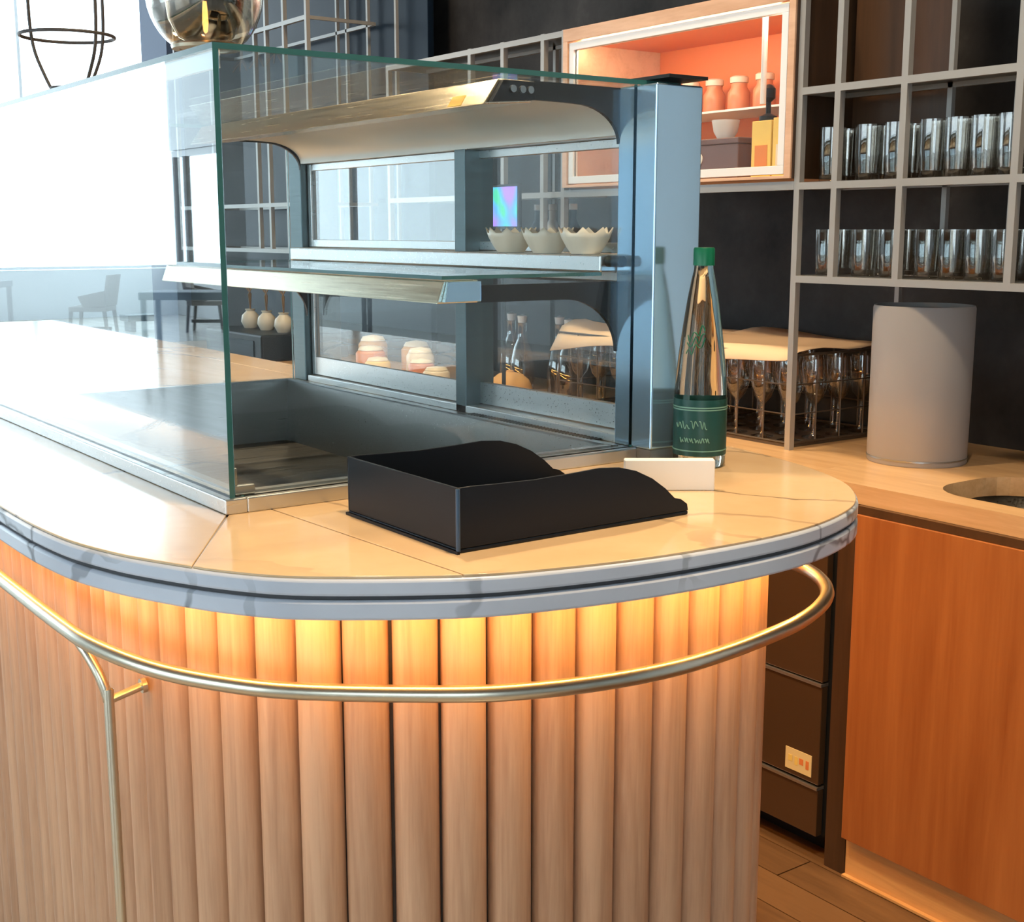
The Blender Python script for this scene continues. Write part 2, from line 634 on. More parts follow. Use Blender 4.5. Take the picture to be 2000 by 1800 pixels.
window_wall('window_1', 'y', 23.9, -8, 14, 0.86, 6.98, 3.6)
window_wall('window_2', 'x', -7.9, -1.0, 8.0, 0.02, 3.38, 3.0)
window_wall('window_3', 'x', -7.9, 16.4, 23.8, 0.86, 3.0, 3.1, 0.11, [16.45, 19.8, 23.25, 23.75], 'chair_leg')
window_wall('fill_window_4', 'y', -5.1, -7.9, -2.4, 0.71, 3.38, 2.2)  # unseen window behind the camera, added for cool fill light
tag(M().box(-8, -7.8, 8.1, 16.39, 0.85, 7.0).build('wall_left_hall', 'white'), kind='structure')
tag(M().box(-8, -7.8, 16.39, 23.8, 3.01, 7.0).build('wall_left_upper', 'white'), kind='structure')
tag(M().box(-8, -7.8, -5, -1.0, -0.02, 3.4).build('wall_left', 'white'), kind='structure')

for i, (x, y) in enumerate(FILL_DOWNLIGHTS):  # fittings of the added fill downlights, out of view
    nm = ['nearest', 'second', 'farthest'][i % 3]
    row = 'bar counter' if i < 3 else 'back aisle'
    root = empty('fill_spotlight', (x, y, 3.36), f'{nm} unseen added fill spotlight above the {row}', 'spotlight', 'added fill spotlights')
    M().lathe([(0.085, 0.0), (0.1, 0.0), (0.1, 0.038), (0.085, 0.038)], 20, (x, y, 3.362), close=True).build('trim_ring', 'black_metal', root, 40)

# ------------------------------------------------------------------ bar counter
edge_pts = [(0.476, 6.0), (0.476, 4.2), (0.476, 2.6), (0.476, 1.95), (0.486, 1.722), (0.511, 1.60), (0.545, 1.511), (0.60, 1.408), (0.668, 1.330),
            (0.816, 1.232), (0.936, 1.190), (1.077, 1.163), (1.235, 1.155), (1.362, 1.168), (1.481, 1.208), (1.560, 1.260), (1.635, 1.345),
            (1.690, 1.465), (1.725, 1.60), (1.745, 1.75), (1.752, 1.95), (1.752, 2.6), (1.752, 4.2), (1.752, 6.0)]
EDGE = catmull(edge_pts, 6)
counter = empty('bar_counter', (1.114, 3.5, 0), 'rounded bar counter clad in upright oak slats under a marble top', 'counter')
IN = 1    # the inside of the counter lies to the left of the travel direction


def keyhole(line):
    """Counter outline with the opening for the sunk basin of the glass case."""
    x0, x1, y0, y1 = 0.744, 1.487, 1.730, 3.035
    return [(p.x, p.y) for p in line] + [(1.1002, 6.0), (1.1002, y1), (x1, y1), (x1, y0), (x0, y0), (x0, y1), (1.0998, y1), (1.0998, 6.0)]


def slab(name, off, z0, z1, m, bevel=0.0):
    return M().prism(keyhole(offset(EDGE, off)), 'z', z0, z1).build(name, m, counter, 40, bevel)


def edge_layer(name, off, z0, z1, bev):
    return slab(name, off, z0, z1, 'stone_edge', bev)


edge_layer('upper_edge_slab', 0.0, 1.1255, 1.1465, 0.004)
slab('groove_strip', 0.006, 1.1205, 1.1255, 'groove')
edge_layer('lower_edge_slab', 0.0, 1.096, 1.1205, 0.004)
# stone panels laid on top, warm light put into their colour, mitred at the corner of the glass case
top_in = offset(EDGE, 0.004)
ci = min(range(len(top_in)), key=lambda i: (top_in[i] - Vector((0.569, 1.463))).length)
co = Vector((0.726, 1.703))
ce = Vector((1.62, 1.703))
ri = min(range(len(top_in)), key=lambda i: (top_in[i] - Vector((1.735, 1.70))).length)
gap = 0.0012


def top_panel(pts):
    poly = [(p[0], p[1]) for p in pts]
    return M().prism(poly, 'z', 1.1465, H_TOP).build('stone_panel', 'stone_top', counter, 40, 0.0008)


g1 = Vector((gap, -gap))
left_pts = [p for p in top_in[:ci + 1]]
top_panel([(0.48, 6.0)] + [tuple(p) for p in left_pts[1:]] + [(0.725, 1.7045), (0.725, 6.0)])
front_pts = [tuple(p) for p in top_in[ci:ri + 1]]
front_pts[0] = (front_pts[0][0] + 0.002, front_pts[0][1])
ji = min(range(len(front_pts)), key=lambda i: abs(front_pts[i][0] - 0.815) + (front_pts[i][1] > 1.5) * 9)
top_panel(front_pts[:ji + 1] + [(0.7925, 1.7025), (0.7275, 1.7025)])
top_panel([(front_pts[ji][0] + 0.0025, front_pts[ji][1])] + front_pts[ji + 1:] + [(1.62, 1.7025), (0.795, 1.7025)])
right_pts = [tuple(p) for p in top_in[ri:]]
top_panel([(1.6225, 1.705)] + [(right_pts[0][0], right_pts[0][1] + 0.002)] + right_pts[1:] + [(1.6225, 6.0)])
top_panel([(0.728, 3.075), (1.62, 3.075), (1.62, 6.0), (0.728, 6.0)])
# carcass and slats
BODY = offset(EDGE, 0.142)
slab_core = M().prism(keyhole(offset(EDGE, 0.158)), 'z', 0.0, 1.0958).build('carcass', 'core', counter, 40)
W = 0.0655
prof = [(-W / 2 + 0.0028, 0.016), (-W / 2 + 0.0028, 0.010)]
for k in range(1, 10):
    an = PI * k / 10
    prof.append((-math.cos(an) * (W / 2 - 0.0028), 0.010 - math.sin(an) * 0.022))
prof += [(W / 2 - 0.0028, 0.010), (W / 2 - 0.0028, 0.016)]
slat_me = M().prism(prof, 'z', 0.02, 1.0955).mesh('slat', 'slat', 50)
for p, t in resample(BODY, W, 1.55):
    if p.y > 3.0 and p.x > 1.2:
        break
    # local +x runs along the tangent, local +y points inward
    inst('slat', slat_me, counter, (p.x - 1.114, p.y - 3.5, 0), math.atan2(t.y, t.x))
# hidden led strip under the overhang
led_path = [q for q in offset(EDGE, 0.060)]
led = M()
for a, c in zip(led_path, led_path[1:]):
    if max(a.y, c.y) > 4.3:
        continue
    t = (c - a).normalized()
    n = Vector((-t.y, t.x)) * 0.004
    o = len(led.v)
    led.v += [(a.x - n.x, a.y - n.y, 1.0925), (c.x - n.x, c.y - n.y, 1.0925), (c.x + n.x, c.y + n.y, 1.0925), (a.x + n.x, a.y + n.y, 1.0925),
              (a.x - n.x, a.y - n.y, 1.0958), (c.x - n.x, c.y - n.y, 1.0958), (c.x + n.x, c.y + n.y, 1.0958), (a.x + n.x, a.y + n.y, 1.0958)]
    led.face([o, o + 3, o + 2, o + 1])
    led.face([o, o + 1, o + 5, o + 4])
    led.face([o + 2, o + 3, o + 7, o + 6])
led.build('led_strip', 'led', counter)
# brass rail with a bent leg
RZ = 0.985
rail_pts = [(0.523, 6.0), (0.523, 4.0), (0.523, 2.6), (0.524, 2.1), (0.526, 1.85), (0.533, 1.73), (0.566, 1.588), (0.62, 1.480), (0.69, 1.395), (0.84, 1.276),
            (0.93, 1.230), (1.025, 1.203), (1.115, 1.192), (1.20, 1.196), (1.30, 1.210), (1.40, 1.232), (1.49, 1.268), (1.56, 1.312), (1.615, 1.372), (1.65, 1.44), (1.668, 1.52), (1.675, 1.65), (1.675, 2.0)]
rail = M().tube([(p.x, p.y, RZ) for p in catmull(rail_pts, 6)], 0.0112, 12).build('rail', 'brass', counter, 60)
leg_x, leg_y = 0.556, 1.748
lp = [(0.530, 1.80, RZ - 0.004), (0.533, 1.788, RZ - 0.013), (0.540, 1.773, RZ - 0.03), (0.549, 1.757, RZ - 0.058), (0.5555, 1.7495, RZ - 0.09), (leg_x, leg_y, 0.87), (leg_x, leg_y, 0.4), (leg_x, leg_y, 0.0)]
M().tube([tuple(p) for p in catmull(lp, 5)], 0.0075, 12).build('rail_leg', 'brass', rail, 60)
M().tube([(leg_x, leg_y, 0.895), (0.607, leg_y + 0.004, 0.905)], 0.006, 12).build('standoff', 'brass', rail, 60)
M().tube([(0.604, leg_y + 0.004, 0.905), (0.611, leg_y + 0.004, 0.9055)], 0.011, 14).build('standoff_rose', 'brass', rail, 60)

# ------------------------------------------------------------------ heated glass display case
CX0, CX1, CY0, CY1 = 0.734, 1.495, 1.712, 3.05
ZB, ZT = 1.172, 1.793
case = empty('display_case', (1.16, 2.38, H_TOP), 'glass food display case with steel frame and two lamp bridges on bar counter', 'display case')


def cp(name, m, mats, smooth=None, bevel=0, parent=None):
    return m.build(name, mats, parent or case, smooth, bevel)


base = M()
base.box(CX0 - 0.012, CX0 + 0.022, CY0 - 0.012, CY1 + 0.01, H_TOP, ZB)
base.box(CX0 + 0.022, CX1 + 0.1, CY0 - 0.012, CY0 + 0.022, H_TOP, ZB)
base.box(CX0 + 0.022, CX1 + 0.1, CY1 - 0.024, CY1 + 0.01, H_TOP, ZB)
base.box(CX1 - 0.02, CX1 + 0.1, CY0 + 0.022, CY1 - 0.024, H_TOP, ZB)
cp('base_frame', base, 'steel_h', None, 0.002)
b = M()     # recessed warming basin
x0, x1, y0, y1, zf = CX0 + 0.03, CX1 - 0.028, CY0 + 0.03, CY1 - 0.03, 1.02
o = len(b.v)
b.v += [(x0, y0, 1.1735), (x1, y0, 1.1735), (x1, y1, 1.1735), (x0, y1, 1.1735), (x0 + 0.02, y0 + 0.02, zf), (x1 - 0.02, y0 + 0.02, zf), (x1 - 0.02, y1 - 0.02, zf), (x0 + 0.02, y1 - 0.02, zf)]
for q in ((0, 1, 5, 4), (1, 2, 6, 5), (2, 3, 7, 6), (3, 0, 4, 7), (4, 5, 6, 7)):
    b.face(list(q))
# ... a slot cut through the counter lets the basin sink in
basin = cp('basin', b, 'steel_dark')
sol = basin.modifiers.new('solid', 'SOLIDIFY')
sol.thickness = 0.003
sol.offset = 0
rim = M()
rim.box(x0 - 0.012, x0 + 0.004, y0 - 0.012, y1 + 0.012, 1.172, 1.1755)
rim.box(x1 - 0.004, x1 + 0.012, y0 - 0.012, y1 + 0.012, 1.172, 1.1755)
rim.box(x0, x1, y0 - 0.012, y0 + 0.004, 1.172, 1.1755)
rim.box(x0, x1, y1 - 0.004, y1 + 0.012, 1.172, 1.1755)
cp('basin_rim', rim, 'steel', None, 0.0, basin)
G = ['glass_case', 'glass_edge']
cp('front_glass', M().pane(CX0, CX0 + 0.008, CY0, CY1, ZB, ZT), ['glass_front', 'glass_edge'])
cp('end_glass', M().pane(CX0 + 0.009, CX1, CY0, CY0 + 0.008, ZB, ZT), G)
cp('far_glass', M().pane(CX0 + 0.009, CX1, CY1 - 0.008, CY1, ZB, ZT), G)
cp('top_glass', M().pane(CX0, CX1 + 0.10, CY0, CY1, ZT, ZT + 0.008), G)
cp('top_profile', M().box(CX0 + 0.0085, CX0 + 0.016, CY0 + 0.012, CY1 - 0.012, 1.769, 1.7925), 'white')
# corner glass clamp
cl = M().box(CX0 + 0.010, CX0 + 0.045, CY0 + 0.010, CY0 + 0.022, ZB + 0.0005, ZB + 0.014).box(CX0 + 0.010, CX0 + 0.018, CY0 + 0.010, CY0 + 0.022, ZB + 0.014, ZB + 0.04)
cp('corner_clamp', cl, 'steel', None, 0.002)
# posts
PX1 = 1.60
cp('near_post', M().box(CX1, PX1, 1.662, 1.760, H_TOP + 0.0225, ZT - 0.001), 'steel_panel', None, 0.003)
cp('near_post_foot', M().box(CX1 + 0.001, PX1 - 0.001, 1.664, CY0 - 0.0125, H_TOP, H_TOP + 0.0222), 'steel_dark')
cp('post_cap', M().box(CX1 + 0.02, PX1 + 0.004, 1.655, 1.762, ZT + 0.0085, ZT + 0.014), 'black_metal')
cp('centre_post', M().box(CX1 + 0.004, CX1 + 0.075, 2.245, 2.285, ZB, ZT - 0.002), 'steel_post', None, 0.002)
cp('far_post', M().box(CX1, PX1, 2.975, CY1 - 0.009, ZB, ZT - 0.001), 'steel_post', None, 0.003)
# rear bars: sill, middle shelf, head
cp('door_sill', M().box(CX1 + 0.004, CX1 + 0.085, 1.762, 2.973, ZB, 1.188), 'steel_h', None, 0.002)
cp('shelf_rail', M().box(CX1 - 0.035, CX1 + 0.0835, 1.7625, 2.973, 1.478, 1.508), 'steel_h', None, 0.003)
cp('door_head', M().box(CX1 + 0.004, CX1 + 0.085, 1.762, 2.973, 1.712, 1.735), 'steel_h', None, 0.002)
vent = M()
for i in range(40):
    y = 1.80 + i * 0.0105
    vent.box(CX1 - 0.020, CX1 + 0.003, y, y + 0.005, 1.1723, 1.176)
vv = cp('vent_grille', vent, 'black_metal')
vv['kind'] = 'stuff'
# sliding doors, two rows of two
for (zl, zh) in ((1.190, 1.476), (1.510, 1.711)):
    for (ya, yb, xd) in ((2.268, 2.97, 1.512), (1.764, 2.262, 1.535)):
        d = M()
        w = 0.016
        wb = 0.045 if zl < 1.3 else 0.018
        d.box(xd, xd + 0.014, ya, ya + w, zl, zh).box(xd, xd + 0.014, yb - w, yb, zl, zh)
        d.box(xd, xd + 0.014, ya + w, yb - w, zl, zl + wb).box(xd, xd + 0.014, ya + w, yb - w, zh - w, zh)
        dr = cp('sliding_door', d, 'steel_h', None, 0.001)
        cp('pane', M().pane(xd + 0.005, xd + 0.009, ya + w, yb - w, zl + wb, zh - w), ['glass_door', 'glass_edge'], None, 0, dr)


def arc(cx, cz, r, a0, a1, n=10, sx=1.0):
    return [(cx + sx * r * math.cos(a0 + (a1 - a0) * i / n), cz + r * math.sin(a0 + (a1 - a0) * i / n)) for i in range(n + 1)]


# upper lamp bridge
ub = cp('upper_lamp_bridge', M().prism([(1.243, 1.791), (1.213, 1.749), (1.309, 1.757), (1.309, 1.791)], 'y', CY0 + 0.05, CY1 - 0.07), 'warm_reflection_steel', None, 0.0015)
cp('lamp_end_cap', M().prism([(1.246, 1.789), (1.222, 1.753), (1.309, 1.760), (1.309, 1.789)], 'y', CY0 + 0.040, CY0 + 0.0495), 'black_metal', None, 0.001, ub)
for q, xx in enumerate((1.262, 1.281, 1.297)):
    cp('socket', M().tube([(xx, CY0 + 0.034, 1.775), (xx, CY0 + 0.0395, 1.775)], 0.006, 10), 'steel', 60, 0, ub)
cp('rating_sticker', M().prism([(1.2163, 1.7545), (1.2153, 1.7531), (1.2263, 1.7685), (1.2273, 1.7699)], 'y', CY0 + 0.12, CY0 + 0.16), 'yellow', None, 0, ub)
gus = [(1.310, 1.791), (1.310, 1.761), (1.370, 1.7605)] + [(1.400 + 0.095 * math.sin(t * PI / 20), 1.7595 - 0.062 * (1 - math.cos(t * PI / 20))) for t in range(11)] + [(1.495, 1.791)]
for (ya, nm) in ((CY0 + 0.044, 'arm'), (CY1 - 0.078, 'arm')):
    cp(nm, M().prism(gus, 'y', ya, ya + 0.008), 'black_metal', None, 0, ub)
can = [(1.311, 1.764), (1.370, 1.7635)] + [(1.400 + 0.094 * math.sin(t * PI / 20), 1.7625 - 0.050 * (1 - math.cos(t * PI / 20))) for t in range(11)]
can = can + [(p[0] + 0.001, p[1] + 0.003) for p in reversed(can)]
cp('canopy', M().prism(can, 'y', CY0 + 0.055, CY1 - 0.08), 'canopy', 40, 0, ub)
# lower lamp bridge
lb = cp('lower_lamp_bridge', M().prism([(1.135, 1.471), (1.121, 1.434), (1.201, 1.434), (1.201, 1.471)], 'y', CY0 + 0.05, CY1 - 0.09), 'warm_reflection_steel', None, 0.0015)
cp('lamp_end_cap', M().prism([(1.139, 1.469), (1.130, 1.436), (1.201, 1.436), (1.201, 1.469)], 'y', CY0 + 0.040, CY0 + 0.0495), 'steel_panel', None, 0.001, lb)
gl = [(1.202, 1.462), (1.202, 1.434), (1.376, 1.4335)] + [(1.376 + 0.118 * math.sin(t * PI / 20), 1.4335 - 0.095 * (1 - math.cos(t * PI / 20))) for t in range(11)] + [(1.494, 1.462)]
for ya in (CY0 + 0.044, CY1 - 0.098):
    cp('arm', M().prism(gl, 'y', ya, ya + 0.008), 'black_metal', None, 0, lb)
cp('glass_shelf', M().pane(1.128, CX1 - 0.036, CY0 + 0.045, CY1 - 0.085, 1.4725, 1.4785), G, None, 0, lb)
cp('shelf_pin', M().tube([(1.478, CY0 + 0.012, 1.497), (1.478, CY0 + 0.05, 1.497)], 0.010, 12), 'black_metal', 60)

# scalloped cups on the middle rail of the case
cup_v = M()
N = 24
prof_cup = [(0.026, 0.0), (0.034, 0.012), (0.042, 0.028), (0.047, 0.040)]
rings = []
for j, (r, z) in enumerate(prof_cup):
    ring = []
    for q in range(N):
        an = 2 * PI * q / N
        rip = 1 + (0.07 * j / 3) * math.cos(8 * an)
        zz = z + (0.007 * math.cos(8 * an) if j == 3 else 0)
        ring.append(len(cup_v.v))
        cup_v.v.append((r * rip * math.cos(an), r * rip * math.sin(an), zz))
    rings.append(ring)
for A, B in zip(rings, rings[1:]):
    for q in range(N):
        cup_v.face([A[q], A[(q + 1) % N], B[(q + 1) % N], B[q]])
cup_v.face(list(reversed(rings[0])))
cup_me = cup_v.mesh('baking_cup', 'cream', 50)
fill_me = M().lathe([(0.0, 0.0), (0.036, 0.0), (0.037, 0.004), (0.022, 0.012), (0, 0.015)], 20).mesh('filling', 'cream', 50)
for y, w in ((2.066, 'left'), (1.950, 'middle'), (1.836, 'right')):
    r = empty('baking_cup', (1.498 - 0.012, y, 1.5085), f'{w} of three cream scalloped baking cups on the upper case shelf', 'cup', 'cream cups in the display case')
    s_ = inst('cup_wall', cup_me, r)
    so = s_.modifiers.new('solid', 'SOLIDIFY')
    so.thickness = 0.002
    inst('filling', fill_me, r, (0, 0, 0.020))

# ------------------------------------------------------------------ things standing on the bar counter
# black scoop tray
tr = empty('document_tray', (1.063, 1.46, H_TOP), 'black open tray with scooped sides on the rounded counter end', 'tray')
tx0, tx1, ty0, ty1 = 0.868, 1.262, 1.320, 1.606
M().box(tx0, tx1, ty0, ty1, H_TOP, H_TOP + 0.006).build('tray_floor', 'tray', tr, None, 0.002)
side = [(tx0, 0.006), (tx0, 0.084), (tx0 + 0.02, 0.0845), (tx0 + 0.06, 0.083), (tx0 + 0.12, 0.0815), (tx0 + 0.18, 0.083), (tx0 + 0.23, 0.085), (tx0 + 0.265, 0.082), (tx0 + 0.295, 0.074), (tx0 + 0.325, 0.060), (tx0 + 0.350, 0.043),
        (tx0 + 0.368, 0.027), (tx0 + 0.380, 0.024), (tx0 + 0.392, 0.016), (tx0 + 0.394, 0.006)]
for ya in (ty0, ty1 - 0.004):
    M().prism([(p[0], H_TOP + p[1]) for p in side], 'y', ya, ya + 0.004).build('side_wall', 'tray', tr, None, 0.001)
M().box(tx0, tx0 + 0.004, ty0 + 0.0041, ty1 - 0.0041, H_TOP + 0.006, H_TOP + 0.084).build('end_wall', 'tray', tr, None, 0.001)
M().tube([(tx0 - 0.0005, ty0 - 0.0005, H_TOP + 0.003), (tx0 - 0.0005, ty0 - 0.0005, H_TOP + 0.083)], 0.003, 8).build('corner_bead', 'tray_edge', tr, 60)
M().box(tx0 - 0.004, tx0 - 0.0002, ty0 - 0.004, ty1, H_TOP, H_TOP + 0.004).build('base_lip', 'tray', tr)

# mineral water bottle
BX, BY = 1.552, 1.600
bo = empty('water_bottle', (BX, BY, H_TOP), 'clear glass bottle with green cap and dark green label on bar counter', 'bottle')
outer = [(0.0, 0.004), (0.030, 0.001), (0.040, 0.0), (0.0445, 0.006), (0.045, 0.02), (0.045, 0.125), (0.0435, 0.15), (0.0395, 0.19), (0.033, 0.24), (0.0265, 0.285), (0.0205, 0.318), (0.0165, 0.335), (0.0155, 0.352)]
inner = [(0.0128, 0.352), (0.0138, 0.335), (0.0175, 0.318), (0.0235, 0.285), (0.030, 0.24), (0.0365, 0.19), (0.0405, 0.15), (0.042, 0.125), (0.042, 0.02), (0.038, 0.009), (0, 0.010)]
M().lathe(outer + [(0.0, 0.353)], 40, (BX, BY, H_TOP)).build('glass_body', 'bottle_clear', bo, 60)
lab = [(0.0452, 0.022), (0.0458, 0.022), (0.0458, 0.118), (0.0452, 0.118)]
lbl = M().lathe(lab, 40, (BX, BY, H_TOP), close=True).build('label_band', 'label_green', bo, 40)
for z in (0.100, 0.104, 0.030):
    M().lathe([(0.0459, z), (0.0463, z), (0.0463, z + 0.002), (0.0459, z + 0.002)], 40, (BX, BY, H_TOP), close=True).build('label_line', 'label_print', lbl, 40)


def label_strokes(zb, size, seed, r, a_mid, count, parent, name, mm='label_print'):
    rnd = random.Random(seed)
    a = a_mid - count * size * 0.5 / r
    for _ in range(count):
        pts = []
        for k in range(6):
            aa = a + (k / 5.0) * size * 0.9 / r
            zz = zb + size * (0.5 + 0.45 * math.sin(k * 2.1 + rnd.random() * 2))
            pts.append((BX + r * math.cos(aa), BY + r * math.sin(aa), H_TOP + zz))
        M().tube([tuple(p) for p in catmull(pts, 3)], 0.0009, 5).build(name, mm, parent, 60)
        a += size / r


A_CAM = math.atan2(-BY, -BX)
label_strokes(0.068, 0.015, 1, 0.0462, A_CAM - 0.35, 4, lbl, 'label_script')
label_strokes(0.045, 0.009, 2, 0.0462, A_CAM - 0.2, 6, lbl, 'label_script')
M().lathe([(0.0, 0.372), (0.0165, 0.372), (0.018, 0.369), (0.018, 0.342), (0.0158, 0.342), (0.0158, 0.353), (0, 0.353)], 28, (BX, BY, H_TOP)).build('cap', 'cap_green', bo, 40)
# embossed green script on the shoulder
for k in range(3):
    pts = []
    for q in range(7):
        t = q / 6
        zz = 0.195 + 0.012 * k + 0.02 * t + 0.008 * math.sin(q * 2.4 + k)
        rr = 0.0450 - (zz - 0.125) * 0.118 if zz > 0.15 else 0.045
        rr += 0.0012
        aa = A_CAM - 0.75 + 0.9 * t
        pts.append((BX + rr * math.cos(aa), BY + rr * math.sin(aa), H_TOP + zz))
    M().tube([tuple(p) for p in catmull(pts, 3)], 0.0012, 5).build('shoulder_script', 'cap_green', bo, 60)

# white card block in front of the bottle
cd = M().box(-0.0705, 0.0705, -0.009, 0.009, 0.0, 0.049).mesh('card_block', 'white_card')
co_ = empty('card_holder', (1.362, 1.470, H_TOP), 'small blank white card block standing before the water bottle', 'card')
co_.rotation_euler = (0, 0, -YAW)
q_ = inst('card', cd, co_)
bv = q_.modifiers.new('bevel', 'BEVEL')
bv.width = 0.0015

# ------------------------------------------------------------------ back counter
XF = 2.372
bw = empty('back_worktop', (2.73, 3.2, 0.93), 'long wooden worktop running along the dark wall behind the bar', 'worktop')
SXa, SXb, SYa, SYb = 2.445, 2.775, 1.33, 1.80      # sink opening
YB0, YB1 = 0.2, 6.6
zt0, zt1 = 0.925, H_BACK


def ring_slab(outer_rect, hole, z0, z1):
    """Rectangular slab with a rounded hole."""
    m = M()
    ox0, ox1, oy0, oy1 = outer_rect
    n = len(hole)
    cx = sum(p[0] for p in hole) / n
    cy = sum(p[1] for p in hole) / n
    outp = []
    for (px, py) in hole:
        dx, dy = px - cx, py - cy
        ts = []
        if dx > 1e-9:
            ts.append((ox1 - cx) / dx)
        if dx < -1e-9:
            ts.append((ox0 - cx) / dx)
        if dy > 1e-9:
            ts.append((oy1 - cy) / dy)
        if dy < -1e-9:
            ts.append((oy0 - cy) / dy)
        t = min(ts)
        outp.append((cx + dx * t, cy + dy * t))
    for (ax, ay) in ((ox0, oy0), (ox1, oy0), (ox1, oy1), (ox0, oy1)):
        k = min(range(n), key=lambda i: (outp[i][0] - ax) ** 2 + (outp[i][1] - ay) ** 2)
        outp[k] = (ax, ay)
    for i in range(n):
        j = (i + 1) % n
        b_ = len(m.v)
        for z in (z0, z1):
            m.v += [(*hole[i], z), (*hole[j], z), (*outp[j], z), (*outp[i], z)]
        m.face([b_ + 3, b_ + 2, b_ + 1, b_])
        m.face([b_ + 4, b_ + 5, b_ + 6, b_ + 7])
        m.face([b_, b_ + 1, b_ + 5, b_ + 4])
        m.face([b_ + 2, b_ + 3, b_ + 7, b_ + 6])
    return m


def rrect(x0, x1, y0, y1, r, n=6):
    pts = []
    for (cx, cy, a) in ((x1 - r, y1 - r, 0), (x0 + r, y1 - r, PI / 2), (x0 + r, y0 + r, PI), (x1 - r, y0 + r, 1.5 * PI)):
        for k in range(n + 1):
            an = a + PI / 2 * k / n
            pts.append((cx + r * math.cos(an), cy + r * math.sin(an)))
    return pts


hole = rrect(SXa, SXb, SYa, SYb, 0.12)
ring_slab((XF, X_WALL, 1.0, 2.1), hole, zt0, zt1).build('worktop_board', 'worktop', bw)
M().box(XF, X_WALL, 2.1005, YB1, zt0, zt1).build('worktop_board', 'worktop', bw)
M().box(XF, X_WALL, YB0, 0.9995, zt0, zt1).build('worktop_board', 'worktop', bw)
sk = empty('sink', (2.61, 1.565, 0.77), 'dark oval sink sunk into the back worktop', 'sink')
sm = M()
hin = rrect(SXa - 0.004, SXb + 0.004, SYa - 0.004, SYb + 0.004, 0.122)
hlo = rrect(SXa + 0.02, SXb - 0.02, SYa + 0.02, SYb - 0.02, 0.10)
n_ = len(hin)
sm.v = [(*p, zt0 - 0.001) for p in hin] + [(*p, 0.77) for p in hlo]
for i in range(n_):
    j = (i + 1) % n_
    sm.face([i, j, n_ + j, n_ + i])
sm.face([n_ + i for i in range(n_)])
so_ = sm.build('bowl', 'steel_dark', sk, 40)
md = so_.modifiers.new('solid', 'SOLIDIFY')
md.thickness = 0.003
M().lathe([(0, 0), (0.03, 0), (0.032, 0.003), (0, 0.003)], 20, (2.61, 1.565, 0.772)).build('drain', 'steel', sk, 40)

# orange cabinet with its panel door, plinth
cab = empty('base_cabinet', (2.7, 1.17, 0), 'orange veneered base cabinet on pale plinth under the back worktop', 'cabinet')
M().box(2.375, X_WALL - 0.002, 0.3, 1.905, 0.10, 0.74).build('carcass', 'brown_wood', cab)
M().box(2.375, X_WALL - 0.002, 1.887, 1.905, 0.7405, 0.924).build('side_panel', 'brown_wood', cab)
M().box(2.375, 2.393, 0.3, 1.886, 0.7405, 0.924).build('front_rail', 'brown_wood', cab)
M().box(2.352, 2.372, 1.30, 1.903, 0.105, 0.905).build('door_panel', 'panel_wood', cab, None, 0.0015)
M().box(2.352, 2.372, 0.70, 1.2975, 0.105, 0.905).build('door_panel', 'panel_wood', cab, None, 0.0015)
M().box(2.375, 2.395, 0.3, 1.905, 0.0, 0.099).build('plinth', 'plinth_wood', cab)
M().box(2.362, 2.3745, 0.3, 1.905, 0.0, 0.006).build('floor_strip', 'plinth_wood', cab)
M().box(2.3575, 2.374, 0.70, 1.905, 0.906, 0.9245).build('shadow_rail', 'brown_wood', cab)
# filler post between cabinet and fridge
tag(M().box(2.372, 2.42, 1.9065, 1.968, 0.0, 0.924).build('filler_post', 'brown_wood'), 'narrow dark brown filler post between orange cabinet and bronze fridge', 'post')

# bronze undercounter fridge: three drawers
fr = empty('undercounter_fridge', (2.7, 2.25, 0), 'dark bronze undercounter fridge with stacked drawers below the worktop', 'fridge')
FY0, FY1 = 1.970, 2.60
M().box(2.395, X_WALL - 0.002, FY0, FY1, 0.06, 0.923).build('body', 'black_metal', fr)
M().box(2.44, X_WALL - 0.05, FY0 + 0.01, FY1 - 0.01, 0.0, 0.0595).build('kick_plate', 'black_metal', fr)
for (za, zb) in ((0.062, 0.184), (0.198, 0.452), (0.464, 0.90)):
    d = M().box(2.372, 2.394, FY0 + 0.028, FY1 - 0.002, za, zb).build('drawer_front', 'fridge', fr, None, 0.002)
    M().box(2.368, 2.3945, FY0 + 0.028, FY1 - 0.002, zb + 0.0005, zb + 0.008).build('grip_strip', 'fridge_trim', d)
pl = M().box(2.3705, 2.3719, 2.02, 2.105, 0.212, 0.268).build('rating_plate', 'plate', fr)
for k in range(4):
    M().box(2.3698, 2.3704, 2.028 + 0.018 * k, 2.038 + 0.018 * k + 0.003 * (k % 2), 0.228 + 0.006 * (k % 2), 0.250).build('plate_mark', 'plate_print' if k < 2 else 'yellow', pl)
# more base cabinets along the run
for i, ya in enumerate((2.605, 3.405, 4.205, 5.005, 5.805)):
    c = empty('base_cabinet', (2.7, ya + 0.4, 0), f'orange wooden base cabinet, {ORD[i]} beyond the bronze fridge along the worktop', 'cabinet', 'base cabinets beyond the fridge')
    M().box(2.375, X_WALL - 0.002, ya, ya + 0.795, 0.10, 0.924).build('carcass', 'brown_wood', c)
    M().box(2.352, 2.3745, ya + 0.001, ya + 0.794, 0.105, 0.905).build('door_panel', 'panel_wood', c, None, 0.0015)
    M().box(2.40, 2.42, ya, ya + 0.795, 0.0, 0.099).build('plinth', 'plinth_wood', c)

